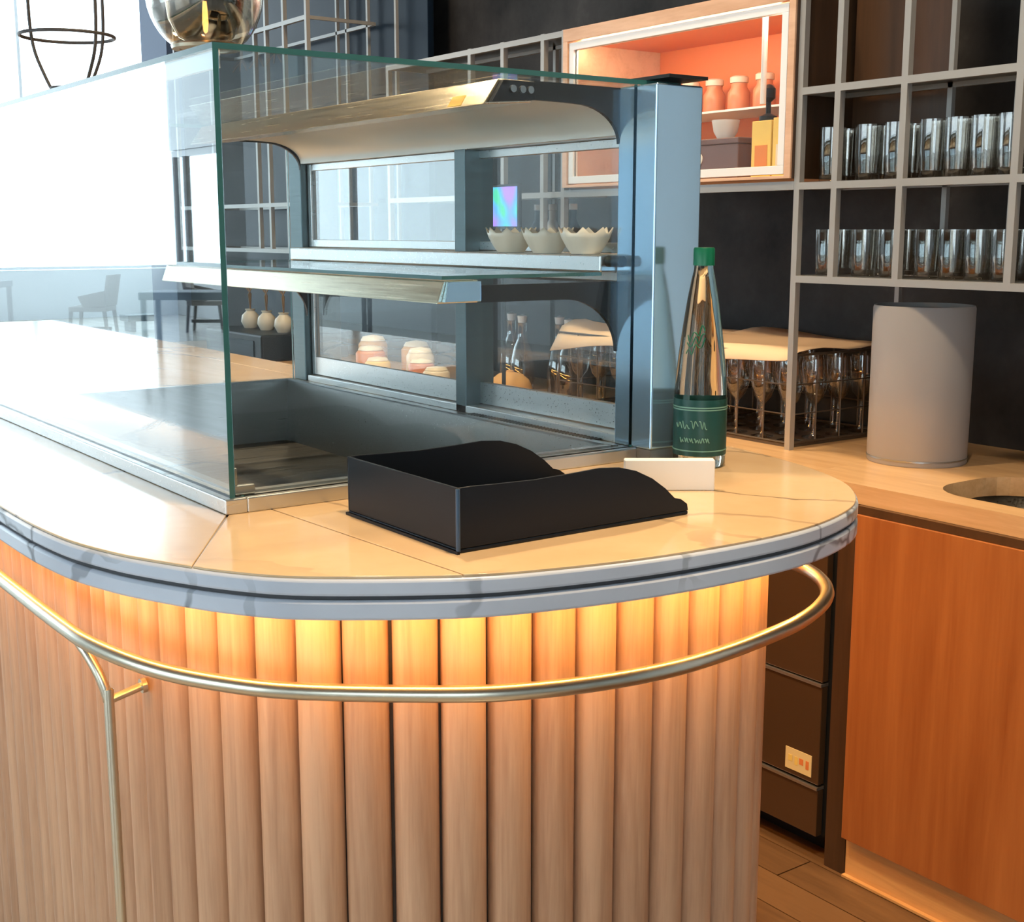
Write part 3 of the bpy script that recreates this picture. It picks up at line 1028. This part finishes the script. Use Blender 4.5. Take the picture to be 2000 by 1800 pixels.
# grey drum
DX, DY = 2.752, 2.045
dr = empty('grey_drum', (DX, DY, H_BACK), 'plain grey cylindrical drum on worktop beside the sink', 'drum')
M().lathe([(0, 0), (0.1215, 0.0), (0.1235, 0.003), (0.124, 0.39), (0.122, 0.396), (0.116, 0.396), (0.114, 0.385), (0, 0.385)], 56, (DX, DY, H_BACK)).build('drum_wall', 'grey_drum', dr, 40)
M().lathe([(0.1236, 0.012), (0.1248, 0.012), (0.1248, 0.016), (0.1236, 0.016)], 56, (DX, DY, H_BACK), close=True).build('base_band', 'steel', dr, 40)

# ------------------------------------------------------------------ stemware crates with paper
def wine_glass_mesh():
    p_out = [(0, 0.0), (0.032, 0.0), (0.033, 0.002), (0.006, 0.008), (0.004, 0.02), (0.004, 0.085), (0.008, 0.095), (0.025, 0.115), (0.034, 0.145), (0.035, 0.175), (0.031, 0.222)]
    return M().lathe(p_out, 14).mesh('wine_glass', 'stemware', 50)


wg_me = wine_glass_mesh()


def crate(y0, y1, which, nx, ny):
    x0, x1 = 2.632, 3.03
    hgt = 0.25
    c = empty('glass_crate', ((x0 + x1) / 2, (y0 + y1) / 2, H_BACK), f'brown wire crate full of wine glasses, the one {which}', 'crate', 'wire crates of wine glasses')
    M().box(x0, x1, y0, y1, H_BACK, H_BACK + 0.008).build('crate_floor', 'crate', c)
    for z in (0.012, 0.09, 0.17, hgt):
        m = M()
        r = 0.0035 if z in (0.012, hgt) else 0.002
        for (a, b2) in (((x0, y0), (x1, y0)), ((x1, y0), (x1, y1)), ((x1, y1), (x0, y1)), ((x0, y1), (x0, y0))):
            m.tube([(*a, H_BACK + z), (*b2, H_BACK + z)], r, 6)
        m.build('hoop', 'crate', c, 60)
    for i in range(nx + 1):
        x = x0 + (x1 - x0) * i / nx
        for y in (y0, y1):
            M().tube([(x, y, H_BACK + 0.008), (x, y, H_BACK + hgt)], 0.0025, 6).build('upright_wire', 'crate', c, 60)
    for j in range(1, ny):
        y = y0 + (y1 - y0) * j / ny
        for x in (x0, x1):
            M().tube([(x, y, H_BACK + 0.008), (x, y, H_BACK + hgt)], 0.0025, 6).build('upright_wire', 'crate', c, 60)
    for i in range(nx):
        for j in range(ny):
            gx = x0 + (x1 - x0) * (i + 0.5) / nx
            gy = y0 + (y1 - y0) * (j + 0.5) / ny
            row = ['front', 'second', 'third', 'back', 'fifth'][i] + ' row'
            g = inst('wine_glass', wg_me, None, (gx, gy, H_BACK + 0.0085))
            tag(g, f'clear wine glass in crate {which}, {row}, {ORD[j]} from the drum', 'wine glass', 'wine glasses in the crates')
    # sheet of brown paper lying over the top
    pm_ = M()
    nxp, nyp = 9, 12
    rnd = random.Random(which)
    for i in range(nxp + 1):
        for j in range(nyp + 1):
            u, v = i / nxp, j / nyp
            x = x0 - 0.035 + (x1 - x0 + 0.055) * u
            y = y0 - 0.006 + (y1 - y0 + 0.012) * v
            z = H_BACK + hgt + 0.0075 + 0.010 * math.sin(u * 5.2 + v * 3) ** 2 + 0.014 * v * u
            if x < x0 - 0.005:
                z -= 0.050 * (0.35 + v) * (x0 - x) / 0.035
            z += 0.022 * max(0, v - 0.75) * 4 * (u < 0.5) * math.sin(u * PI * 2) ** 2
            pm_.v.append((x, y, z))
    for i in range(nxp):
        for j in range(nyp):
            a = i * (nyp + 1) + j
            pm_.face([a, a + nyp + 1, a + nyp + 2, a + 1])
    po = pm_.build('paper_sheet', 'paper', None, 60)
    sd = po.modifiers.new('solid', 'SOLIDIFY')
    sd.thickness = 0.0015
    tag(po, f'creased brown paper sheet lying over wine glass crate {which}', 'paper', 'paper sheets on the crates')


crate(2.365, 2.865, 'beside the grey drum', 4, 5)
crate(2.885, 3.385, 'behind the display case', 4, 5)

# ------------------------------------------------------------------ wall racks
XP = 2.607
XBK = 2.777
LV = [1.436, 1.674, 1.911, 2.168, 2.44]
S = 0.009


def rack(name, label, posts, back_posts, levels, zlow, ztop, xb=XBK, plates=True, end_y=None):
    ys = [p[0] for p in posts]
    root = empty(name, ((XP + xb) / 2, sum(ys) / len(ys), zlow), label, 'rack')
    for (y, za, zb) in posts:
        M().box(XP - S, XP + S, y - S, y + S, za, zb).build('upright', 'rack_metal', root)
    for (y, za, zb) in back_posts:
        M().box(xb - 0.007, xb + 0.007, y - 0.007, y + 0.007, za, zb).build('upright', 'rack_metal', root)
    ys = sorted(ys)
    for z in levels:
        for a, c in zip(ys, ys[1:]):
            M().box(XP - S, XP + S, a + S, c - S, z - 0.020, z - 0.002).build('shelf_rail', 'rack_metal', root)
        M().box(xb - 0.007, xb + 0.007, ys[0], ys[-1], z - 0.018, z - 0.004).build('shelf_rail', 'rack_metal', root)
        for yy in (ys[0], ys[-1]):
            M().box(XP + S, xb - 0.007, yy - 0.007, yy + 0.007, z - 0.018, z - 0.004).build('cross_bar', 'rack_metal', root)
        if plates:
            M().box(XP + S, xb - 0.0075, ys[0] + 0.0075, ys[-1] - 0.0075, z - 0.006, z).build('shelf_plate', 'rack_dark', root)
    return root


TOPZ = 3.0
rk = rack('glass_rack', 'open metal wall rack holding rows of tumblers above the drum',
     [(2.345, H_BACK, TOPZ), (2.222, LV[0] - 0.02, TOPZ), (2.022, LV[0] - 0.02, TOPZ), (1.717, LV[0] - 0.02, TOPZ), (1.35, LV[0] - 0.02, TOPZ)],
     [(2.020, LV[0] - 0.02, TOPZ), (1.835, LV[0] - 0.02, TOPZ), (1.62, LV[0] - 0.02, TOPZ)], LV[:3], LV[0] - 0.02, TOPZ)
M().box(XBK + 0.007, 2.94, 2.015, 2.029, LV[0] - 0.018, LV[0] - 0.004).box(2.923, 2.937, 2.013, 2.265 + 0.007, LV[0] - 0.018, LV[0] - 0.004).box(2.923, 2.937, 2.265 - 0.007, 2.265 + 0.007, H_BACK, LV[0] - 0.019).build('rear_leg', 'rack_metal', rk)
rack('short_rack', 'low open metal rack left of the lit wall cabinet',
     [(3.330, LV[0] - 0.02, LV[3]), (3.440, LV[0] - 0.02, LV[3]), (3.663, LV[0] - 0.02, LV[3]), (3.860, LV[0] - 0.02, LV[3]), (4.42, LV[0] - 0.02, LV[3])],
     [(3.60, LV[0] - 0.02, LV[3]), (4.1, LV[0] - 0.02, LV[3])], LV[:4], LV[0] - 0.02, LV[3])
rack('tall_rack', 'tall dark metal wall rack farthest along the back worktop',
     [(5.085, 1.45, TOPZ), (5.30, 1.45, TOPZ), (5.48, 1.45, TOPZ), (5.60, 1.45, TOPZ), (6.1, 1.45, TOPZ), (6.55, 1.45, TOPZ)],
     [(4.90, 1.45, TOPZ), (5.14, 1.45, TOPZ), (5.33, 1.45, TOPZ), (5.42, 1.45, TOPZ)], [1.47, 1.674, 2.44], 1.45, TOPZ, xb=2.93, plates=False)
# dark brown wooden back panel behind the narrow bays
tag(M().box(XBK + 0.015, XBK + 0.03, 2.03, 2.335, 1.70, TOPZ).build('back_board', 'brown_wood'), 'dark brown wooden board closing the narrow bays of the tumbler rack', 'board')
# navy glazed panel behind the tall rack
tag(M().box(2.96, 2.99, 4.7, 6.55, H_BACK + 0.002, 2.95).build('glazed_panel', 'navy', None, None, 0.003), 'glossy navy panel on the wall behind the tall rack', 'panel')

# tumblers
def tumbler_mesh(h):
    return M().lathe([(0, 0.0), (0.028, 0.0), (0.030, 0.003), (0.0325, h * 0.5), (0.0335, h), (0.0315, h), (0.0305, h * 0.5), (0.0275, 0.016), (0, 0.014)], 20).mesh('tumbler', 'tumbler', 50)


for z, sh, h in ((LV[1], 'upper', 0.134), (LV[0], 'lower', 0.116)):
    tum_me = tumbler_mesh(h)
    for (bay, ya, yb, n) in (('narrow', 2.345, 2.222, 1), ('middle', 2.222, 2.022, 2), ('wide', 2.022, 1.717, 4)):
        for row, xx in (('front', XP + 0.050), ('back', XP + 0.124)):
            step = (ya - yb - 0.022) / n
            for k in range(n):
                y = ya - 0.011 - step * (k + 0.5) + (0.012 if row == 'back' else 0)
                pos = {1: '', 2: ['left ', 'right '][k % 2], 4: ['leftmost ', 'second ', 'third ', 'rightmost '][k % 4]}[n]
                g = inst('tumbler', tum_me, None, (xx, y, z + 0.0005))
                tag(g, f'clear {pos}tumbler in {row} row on {sh} shelf, {bay} bay of rack', 'glass', 'tumblers on the wall rack')

# ------------------------------------------------------------------ lit wall cabinet
ny0, ny1, nz0, nz1 = 2.358, 3.316, 1.683, 2.165
nx0, nx1 = 2.585, 2.985
nc = empty('lit_cabinet', (2.79, (ny0 + ny1) / 2, nz0), 'lit wall cabinet with wooden surround, white frame and orange inside', 'cabinet')
t = 0.038
M().box(nx0, nx1, ny0, ny1, nz1 - t, nz1).build('surround', 'frame_wood', nc, None, 0.001)
M().box(nx0, nx1, ny0, ny0 + 0.022, nz0, nz1 - t).build('surround', 'frame_wood', nc, None, 0.001)
M().box(nx0, nx1, ny1 - 0.022, ny1, nz0, nz1 - t).build('surround', 'frame_wood', nc, None, 0.001)
M().box(nx0, nx1, ny0 + 0.022, ny1 - 0.022, nz0, nz0 + 0.008).build('surround', 'frame_wood', nc, None, 0.001)
M().box(nx0 + 0.006, nx1, ny0 - 0.003, ny0 - 0.0002, nz0, nz1).build('side_cladding', 'brown_wood', nc)
M().box(XP - S, XP + S, 2.3545, 3.3205, 1.654, 1.676).build('cabinet_beam', 'rack_metal', rk)
wy0, wy1, wz0, wz1 = ny0 + 0.027, ny1 - 0.027, nz0 + 0.012, nz1 - t - 0.005
fm = M()
fw = 0.022
fm.box(nx0 + 0.004, nx0 + 0.024, wy0, wy1, wz1 - fw, wz1).box(nx0 + 0.004, nx0 + 0.024, wy0, wy1, wz0, wz0 + fw)
fm.box(nx0 + 0.004, nx0 + 0.024, wy0, wy0 + fw, wz0 + fw, wz1 - fw).box(nx0 + 0.004, nx0 + 0.024, wy1 - fw, wy1, wz0 + fw, wz1 - fw)
dfr = fm.build('door_frame', 'white', nc, None, 0.001)
M().pane(nx0 + 0.012, nx0 + 0.016, wy0 + fw, wy1 - fw, wz0 + fw, wz1 - fw).build('pane', ['glass_niche', 'glass_edge'], dfr)
M().box(nx1 - 0.012, nx1, ny0 + 0.022, ny1 - 0.022, nz0 + 0.008, nz1 - t).build('lining', 'orange_wall', nc)
M().box(nx0 + 0.03, nx1 - 0.0125, ny0 + 0.0225, ny1 - 0.0225, nz1 - t - 0.004, nz1 - t - 0.0005).build('lining', 'orange_wall', nc)
M().box(nx0 + 0.17, nx1 - 0.013, ny0 + 0.023, ny1 - 0.023, 1.888, 1.894).build('inner_shelf', 'white', nc)
ls = M().box(nx0 + 0.035, nx0 + 0.055, ny0 + 0.10, ny1 - 0.05, nz1 - t - 0.018, nz1 - t - 0.0045).build('lamp_strip', 'niche_led', nc)
M().lathe([(0, 0), (0.014, 0.002), (0.018, 0.014), (0.012, 0.026), (0, 0.028)], 16, (nx0 + 0.05, ny0 + 0.062, 2.075)).build('corner_lamp', 'niche_led', nc, 50)
M().tube([(nx0 + 0.05, ny0 + 0.15, nz0 + 0.20), (nx0 + 0.05, ny0 + 0.15, nz1 - t - 0.004)], 0.008, 10).build('white_rod', 'white', nc, 60)
# jars on the inner shelf
jar_me = M().lathe([(0, 0), (0.030, 0), (0.034, 0.006), (0.034, 0.062), (0.024, 0.078), (0.024, 0.09), (0, 0.09)], 18).mesh('jar', 'rosy', 50)
lid_me = M().lathe([(0, 0), (0.027, 0), (0.028, 0.004), (0.028, 0.016), (0.022, 0.02), (0, 0.02)], 18).mesh('lid', 'cream', 50)
for k in range(8):
    y = ny0 + 0.085 + k * 0.104
    r = empty('storage_jar', (2.90, y, 1.8945), f'rosy lidded storage jar inside lit cabinet, {ORD[k]} from the right', 'jar', 'jars in the lit cabinet')
    inst('jar_body', jar_me, r)
    inst('lid', lid_me, r, (0, 0, 0.0905))
for k in range(8):
    y = ny0 + 0.09 + k * 0.104
    r = empty('small_jar', (2.93, y, nz0 + 0.0085), f'rosy jar on the floor of lit cabinet, {ORD[k]} from the right', 'jar', 'jars at the bottom of the lit cabinet')
    inst('jar_body', jar_me, r)
    inst('lid', lid_me, r, (0, 0, 0.0905))
zf_ = nz0 + 0.0085
for k, (ya, yb, h, nm) in enumerate(((2.405, 2.478, 0.155, 'right'), (2.484, 2.555, 0.150, 'left'))):
    c = empty('yellow_carton', (2.68, (ya + yb) / 2, zf_), f'{nm} of two tall yellow cartons in the right corner of lit cabinet', 'carton', 'yellow cartons')
    M().box(2.645, 2.715, ya, yb, zf_, zf_ + h).build('carton', 'yellow', c, None, 0.002)
    M().box(2.6435, 2.6448, ya + 0.012, yb - 0.014, zf_ + 0.03, zf_ + 0.085).build('printed_patch', 'orange' if k else 'cream', c)
mb = empty('mauve_box', (2.69, 2.70, zf_), 'dark mauve box with white round badge inside lit cabinet', 'box')
M().box(2.64, 2.74, 2.600, 2.80, zf_, zf_ + 0.095).build('box_body', 'mauve', mb, None, 0.003)
M().box(2.638, 2.742, 2.598, 2.802, zf_ + 0.0955, zf_ + 0.112).build('box_lid', 'mauve', mb, None, 0.003)
M().tube([(2.6375, 2.755, zf_ + 0.058), (2.6395, 2.755, zf_ + 0.058)], 0.018, 18).build('badge', 'white_card', mb, 60)
cu = empty('white_cup', (2.69, 2.70, zf_ + 0.1125), 'pale green cup standing on the mauve box in lit cabinet', 'cup')
M().lathe([(0, 0), (0.022, 0), (0.034, 0.02), (0.040, 0.052), (0.037, 0.052), (0.031, 0.022), (0, 0.006)], 20, (2.69, 2.70, zf_ + 0.1125)).build('cup_body', 'white_card', cu, 50)
gr = empty('coffee_grinder', (2.68, 2.53, zf_ + 0.151), 'small black hand grinder standing on a yellow carton in lit cabinet', 'grinder')
M().lathe([(0, 0), (0.024, 0), (0.024, 0.012), (0.007, 0.02), (0.007, 0.05), (0.018, 0.06), (0.018, 0.085), (0.008, 0.095), (0, 0.097)], 18, (2.68, 2.53, zf_ + 0.151)).build('grinder_body', 'black_metal', gr, 40)

# ------------------------------------------------------------------ things on the back worktop, seen through the case
def lathe_thing(name, label, cat, loc, parts, group=None, n=18):
    r = empty(name, loc, label, cat, group)
    for (pn, prof_, m_) in parts:
        M().lathe(prof_, n, loc).build(pn, m_, r, 50)
    return r


HB = H_BACK + 0.0005
ball = [(0, 0.0), (0.055, 0.002), (0.075, 0.02), (0.078, 0.045), (0.066, 0.072), (0.04, 0.092), (0.014, 0.098), (0.012, 0.104), (0, 0.106)]
lathe_thing('bread_loaf', 'round tan bread loaf on the worktop left of the glass crates', 'bread', (2.60, 3.62, HB), [('crust', ball, 'bread')])
car = [(0, 0), (0.040, 0), (0.044, 0.01), (0.044, 0.11), (0.03, 0.17), (0.016, 0.20), (0.016, 0.25), (0.020, 0.255), (0.017, 0.255), (0.013, 0.25), (0.013, 0.2), (0.027, 0.17), (0.041, 0.11), (0.04, 0.012), (0, 0.01)]
for k, (x, y) in enumerate(((2.74, 3.47), (2.80, 3.60), (2.74, 3.74), (2.78, 3.86))):
    lathe_thing('carafe', f'clear glass carafe behind the bread, {ORD[k]} from the crates', 'carafe', (x, y, HB), [('carafe_body', car, 'stemware'), ('stopper', [(0, 0.256), (0.015, 0.256), (0.018, 0.28), (0, 0.285)], 'white_card')], 'carafes on the worktop')
items = [('honey_jar', 'orange', 'orange glazed jar', 2.56, 4.52, 0.06, 0.13), ('tea_tin', 'yellow', 'yellow round tin', 2.50, 4.36, 0.05, 0.10), ('sugar_jar', 'cream', 'cream round jar', 2.62, 4.24, 0.055, 0.14),
         ('spice_jar', 'rosy', 'rosy round jar', 2.55, 4.12, 0.05, 0.11), ('syrup_pot', 'bread', 'brown round pot', 2.64, 4.64, 0.06, 0.16), ('cocoa_tin', 'cream', 'cream round tin', 2.54, 4.0, 0.05, 0.09), ('biscuit_jar', 'bread', 'brown squat jar', 2.70, 4.40, 0.06, 0.15)]
for (nm, mm, lb_, x, y, r_, h_) in items:
    lathe_thing(nm, f'{lb_} with domed lid on the worktop beyond the carafes', 'jar',
                (x, y, HB), [('jar_body', [(0, 0), (r_ * 0.9, 0), (r_, 0.01), (r_, h_ * 0.75), (r_ * 0.8, h_ * 0.85), (0, h_ * 0.85)], mm), ('lid', [(0, h_ * 0.852), (r_ * 0.85, h_ * 0.852), (r_ * 0.7, h_ * 0.95), (0, h_)], 'cream')])
# order screen on a slim pole
tb = empty('order_screen', (2.46, 3.46, HB), 'small colourful lit screen on a slim pole beside the bread', 'screen')
M().lathe([(0, 0), (0.045, 0), (0.045, 0.006), (0.012, 0.012), (0, 0.012)], 20, (2.46, 3.46, HB)).build('foot', 'black_metal', tb, 40)
M().tube([(2.46, 3.46, HB + 0.011), (2.46, 3.46, 1.60)], 0.007, 10).build('pole', 'black_metal', tb, 60)
sb = M().box(2.440, 2.452, 3.350, 3.590, 1.555, 1.695).build('screen_housing', 'black_metal', tb, None, 0.002)
M().box(2.4385, 2.4399, 3.358, 3.582, 1.563, 1.687).build('display', 'screen', sb)
# bottles on the short rack
bt = [(0, 0), (0.03, 0), (0.032, 0.006), (0.032, 0.11), (0.012, 0.15), (0.012, 0.18), (0, 0.18)]
for k, (y, mm) in enumerate(((3.58, 'navy'), (3.50, 'white_card'), (3.39, 'navy'), (3.94, 'rosy'), (4.06, 'navy'))):
    lathe_thing('syrup_bottle', f'{["navy", "white", "navy", "rosy", "navy"][k]} syrup bottle on the short rack, {ORD[k]} along', 'bottle', (2.69, y, LV[0] + 0.0005),
                [('bottle_body', bt, mm), ('cap', [(0, 0.181), (0.014, 0.181), (0.014, 0.2), (0, 0.2)], 'white_card')], 'syrup bottles on the short rack')
# dark coffee machine and twig vases at the far end
cm = empty('coffee_machine', (2.68, 5.62, H_BACK), 'low black coffee machine at the far end of worktop', 'machine')
M().box(2.46, 2.90, 5.32, 5.95, H_BACK, HB + 0.12).build('machine_body', 'black_metal', cm, None, 0.01)
M().box(2.456, 2.4595, 5.40, 5.88, HB + 0.02, HB + 0.09).build('front_plate', 'navy', cm)
for k, y in enumerate((5.42, 5.60, 5.78)):
    r = empty('twig_vase', (2.62, y, HB + 0.1205), f'cream vase with dry twigs on the coffee machine, {["nearest", "middle", "farthest"][k]} of three', 'vase', 'twig vases')
    M().lathe([(0, 0), (0.03, 0), (0.045, 0.03), (0.04, 0.06), (0.02, 0.08), (0.025, 0.09), (0.018, 0.09), (0, 0.085)], 16, (2.62, y, HB + 0.1205)).build('vase_body', 'cream', r, 50)
    for q in range(3):
        M().tube([(2.62, y, HB + 0.2), (2.62 + 0.02 * (q - 1), y + 0.03 * (q - 1), HB + 0.28), (2.62 - 0.01 * q, y + 0.055 * (q - 1), HB + 0.34)], 0.003, 5).build('twig', 'twig', r)
wd = empty('white_dispenser', (2.62, 5.14, H_BACK), 'white box dispenser standing right of the coffee machine', 'dispenser')
M().box(2.56, 2.68, 5.06, 5.20, HB, HB + 0.30).build('dispenser_body', 'white_card', wd, None, 0.008)
M().box(2.5575, 2.5595, 5.09, 5.17, HB + 0.05, HB + 0.16).build('spout_panel', 'steel', wd)

# ------------------------------------------------------------------ pendants over the bar
px, py, pz = 1.045, 2.465, 1.895
gp = empty('globe_pendant', (px, py, pz), 'amber glass globe pendant with gilt base ring above the display case', 'pendant lamp')
R = 0.112
gpr = []
for k in range(15):
    an = -PI / 2 + 0.60 + (PI - 1.1) * k / 14
    gpr.append((R * math.cos(an), R + 0.0 + R * 1.08 * math.sin(an)))
z_lo = gpr[0][1]
gpr = [(r, z - z_lo + 0.006) for r, z in gpr]
g2 = gpr + [(r - 0.003, z) for r, z in reversed(gpr)]
M().lathe(g2, 40, (px, py, pz), close=True).build('globe', 'amber_glass', gp, 60)
rb = gpr[0][0]
M().lathe([(rb - 0.012, 0), (rb + 0.002, 0), (rb + 0.004, 0.006), (rb - 0.002, 0.010), (rb - 0.012, 0.008)], 36, (px, py, pz), close=True).build('base_ring', 'brass', gp, 50)
M().lathe([(0, 0.030), (0.004, 0.034), (0.006, 0.05), (0.005, 0.075), (0.003, 0.1), (0, 0.1)], 18, (px, py, pz)).build('bulb', 'lamp_glow', gp, 50)
M().lathe([(0.030, 0.012), (0.052, 0.022), (0.070, 0.055), (0.076, 0.10), (0.070, 0.15), (0.04, 0.19), (0.037, 0.19), (0.067, 0.15), (0.073, 0.10), (0.067, 0.056), (0.05, 0.025), (0.030, 0.015)], 32, (px, py, pz), close=True).build('inner_vessel', 'smoke_glass', gp, 60)
M().tube([(px, py, pz + 0.09), (px, py, 3.4)], 0.006, 8).build('stem', 'brass', gp, 60)
M().lathe([(0, 0), (rb - 0.013, 0), (rb - 0.013, 0.003), (0, 0.003)], 30, (px, py, pz + 0.002)).build('bottom_disc', 'brass', gp, 50)

lx, ly, lz = 1.05, 3.33, 1.895
lt = empty('wire_lantern', (lx, ly, lz), 'black wire cage lantern hanging above far end of display case', 'pendant lamp')
for an in (PI - YAW + 0.15, -YAW + 0.45, -YAW - 0.35):
    path = []
    for (r, z) in ((0.045, 0.0), (0.060, 0.035), (0.078, 0.085), (0.086, 0.14), (0.088, 0.22), (0.088, 0.30), (0.05, 0.36), (0.0, 0.38)):
        path.append((lx + r * math.cos(an), ly + r * math.sin(an), lz + z))
    M().tube([tuple(p) for p in catmull(path, 3)], 0.0042, 6).build('cage_wire', 'lantern_wire', lt, 60)
for (r, z) in ((0.045, 0.0), (0.112, 0.125), (0.112, 0.30)):
    M().tube([(lx + r * math.cos(2 * PI * q / 28), ly + r * math.sin(2 * PI * q / 28), lz + z) for q in range(28)], 0.0042, 6, True).build('hoop', 'lantern_wire', lt, 60)
M().tube([(lx, ly, lz + 0.375), (lx, ly, 3.4)], 0.004, 8).build('cord', 'black_metal', lt, 60)

# ------------------------------------------------------------------ far dining room
def make_chair(loc, rotz, label):
    r = empty('dining_chair', (0, 0, 0), label, 'chair', 'dining chairs')
    M().box(-0.27, 0.27, -0.26, 0.26, 0.40, 0.47).build('seat', 'chair', r, None, 0.015, )
    M().prism([(0.22, 0.47), (0.28, 0.47), (0.36, 0.92), (0.30, 0.92)], 'y', -0.26, 0.26).build('backrest', 'chair', r, None, 0.01)
    for s in (-1, 1):
        M().prism([(-0.12, 0.62), (0.27, 0.70), (0.27, 0.47), (-0.05, 0.47)], 'y', s * 0.27 - 0.025, s * 0.27 + 0.025).build('armrest', 'chair', r, None, 0.01)
        for sx in (-1, 1):
            M().prism([(sx * 0.24 - 0.025, 0.40), (sx * 0.24 + 0.025, 0.40), (sx * 0.28 + 0.018, -0.02), (sx * 0.28 - 0.018, -0.02)], 'y', s * 0.23 - 0.02, s * 0.23 + 0.02).build('leg', 'chair_leg', r)
    M().box(-0.26, 0.26, -0.03, 0.03, 0.12, 0.17).build('stretcher', 'chair_leg', r)
    r.location = loc
    r.rotation_euler = (0, 0, rotz)
    return r


def make_table(loc, rotz, label, L=1.6, Wd=0.8):
    r = empty('dining_table', (0, 0, 0), label, 'table', 'dining tables')
    M().box(-L / 2, L / 2, -Wd / 2, Wd / 2, 0.66, 0.76).build('table_top', 'table_grey', r, None, 0.008)
    for sx in (-1, 1):
        for s in (-1, 1):
            M().box(sx * (L / 2 - 0.05) - 0.03, sx * (L / 2 - 0.05) + 0.03, s * (Wd / 2 - 0.05) - 0.03, s * (Wd / 2 - 0.05) + 0.03, -0.02, 0.66).build('leg', 'table_grey', r)
    r.location = loc
    r.rotation_euler = (0, 0, rotz)
    return r


make_chair((6.1, 18.9, 0), -YAW, 'taupe armchair in profile in the bright far dining room')
make_chair((4.75, 20.4, 0), -YAW + 2.2, 'taupe dining chair behind the armchair in the far room')
make_table((4.9, 22.0, 0), -YAW, 'pale grey dining table by the far windows')
make_table((-5.35, 16.4, 0), YAW, 'grey dining table mirrored in the front glass of the case')
make_chair((-6.6, 19.4, 0), YAW, 'dark armchair by the window, mirrored beside the grey table')
bn = empty('bench', (7.5, 20.2, 0), 'low dark bench on the floor right of the far armchair', 'bench')
M().box(7.0, 8.0, 20.0, 20.4, 0.14, 0.24).build('bench_seat', 'table_grey', bn, None, 0.01)
for x in (7.1, 7.9):
    M().box(x - 0.04, x + 0.04, 20.05, 20.35, -0.02, 0.14).build('leg', 'table_grey', bn)
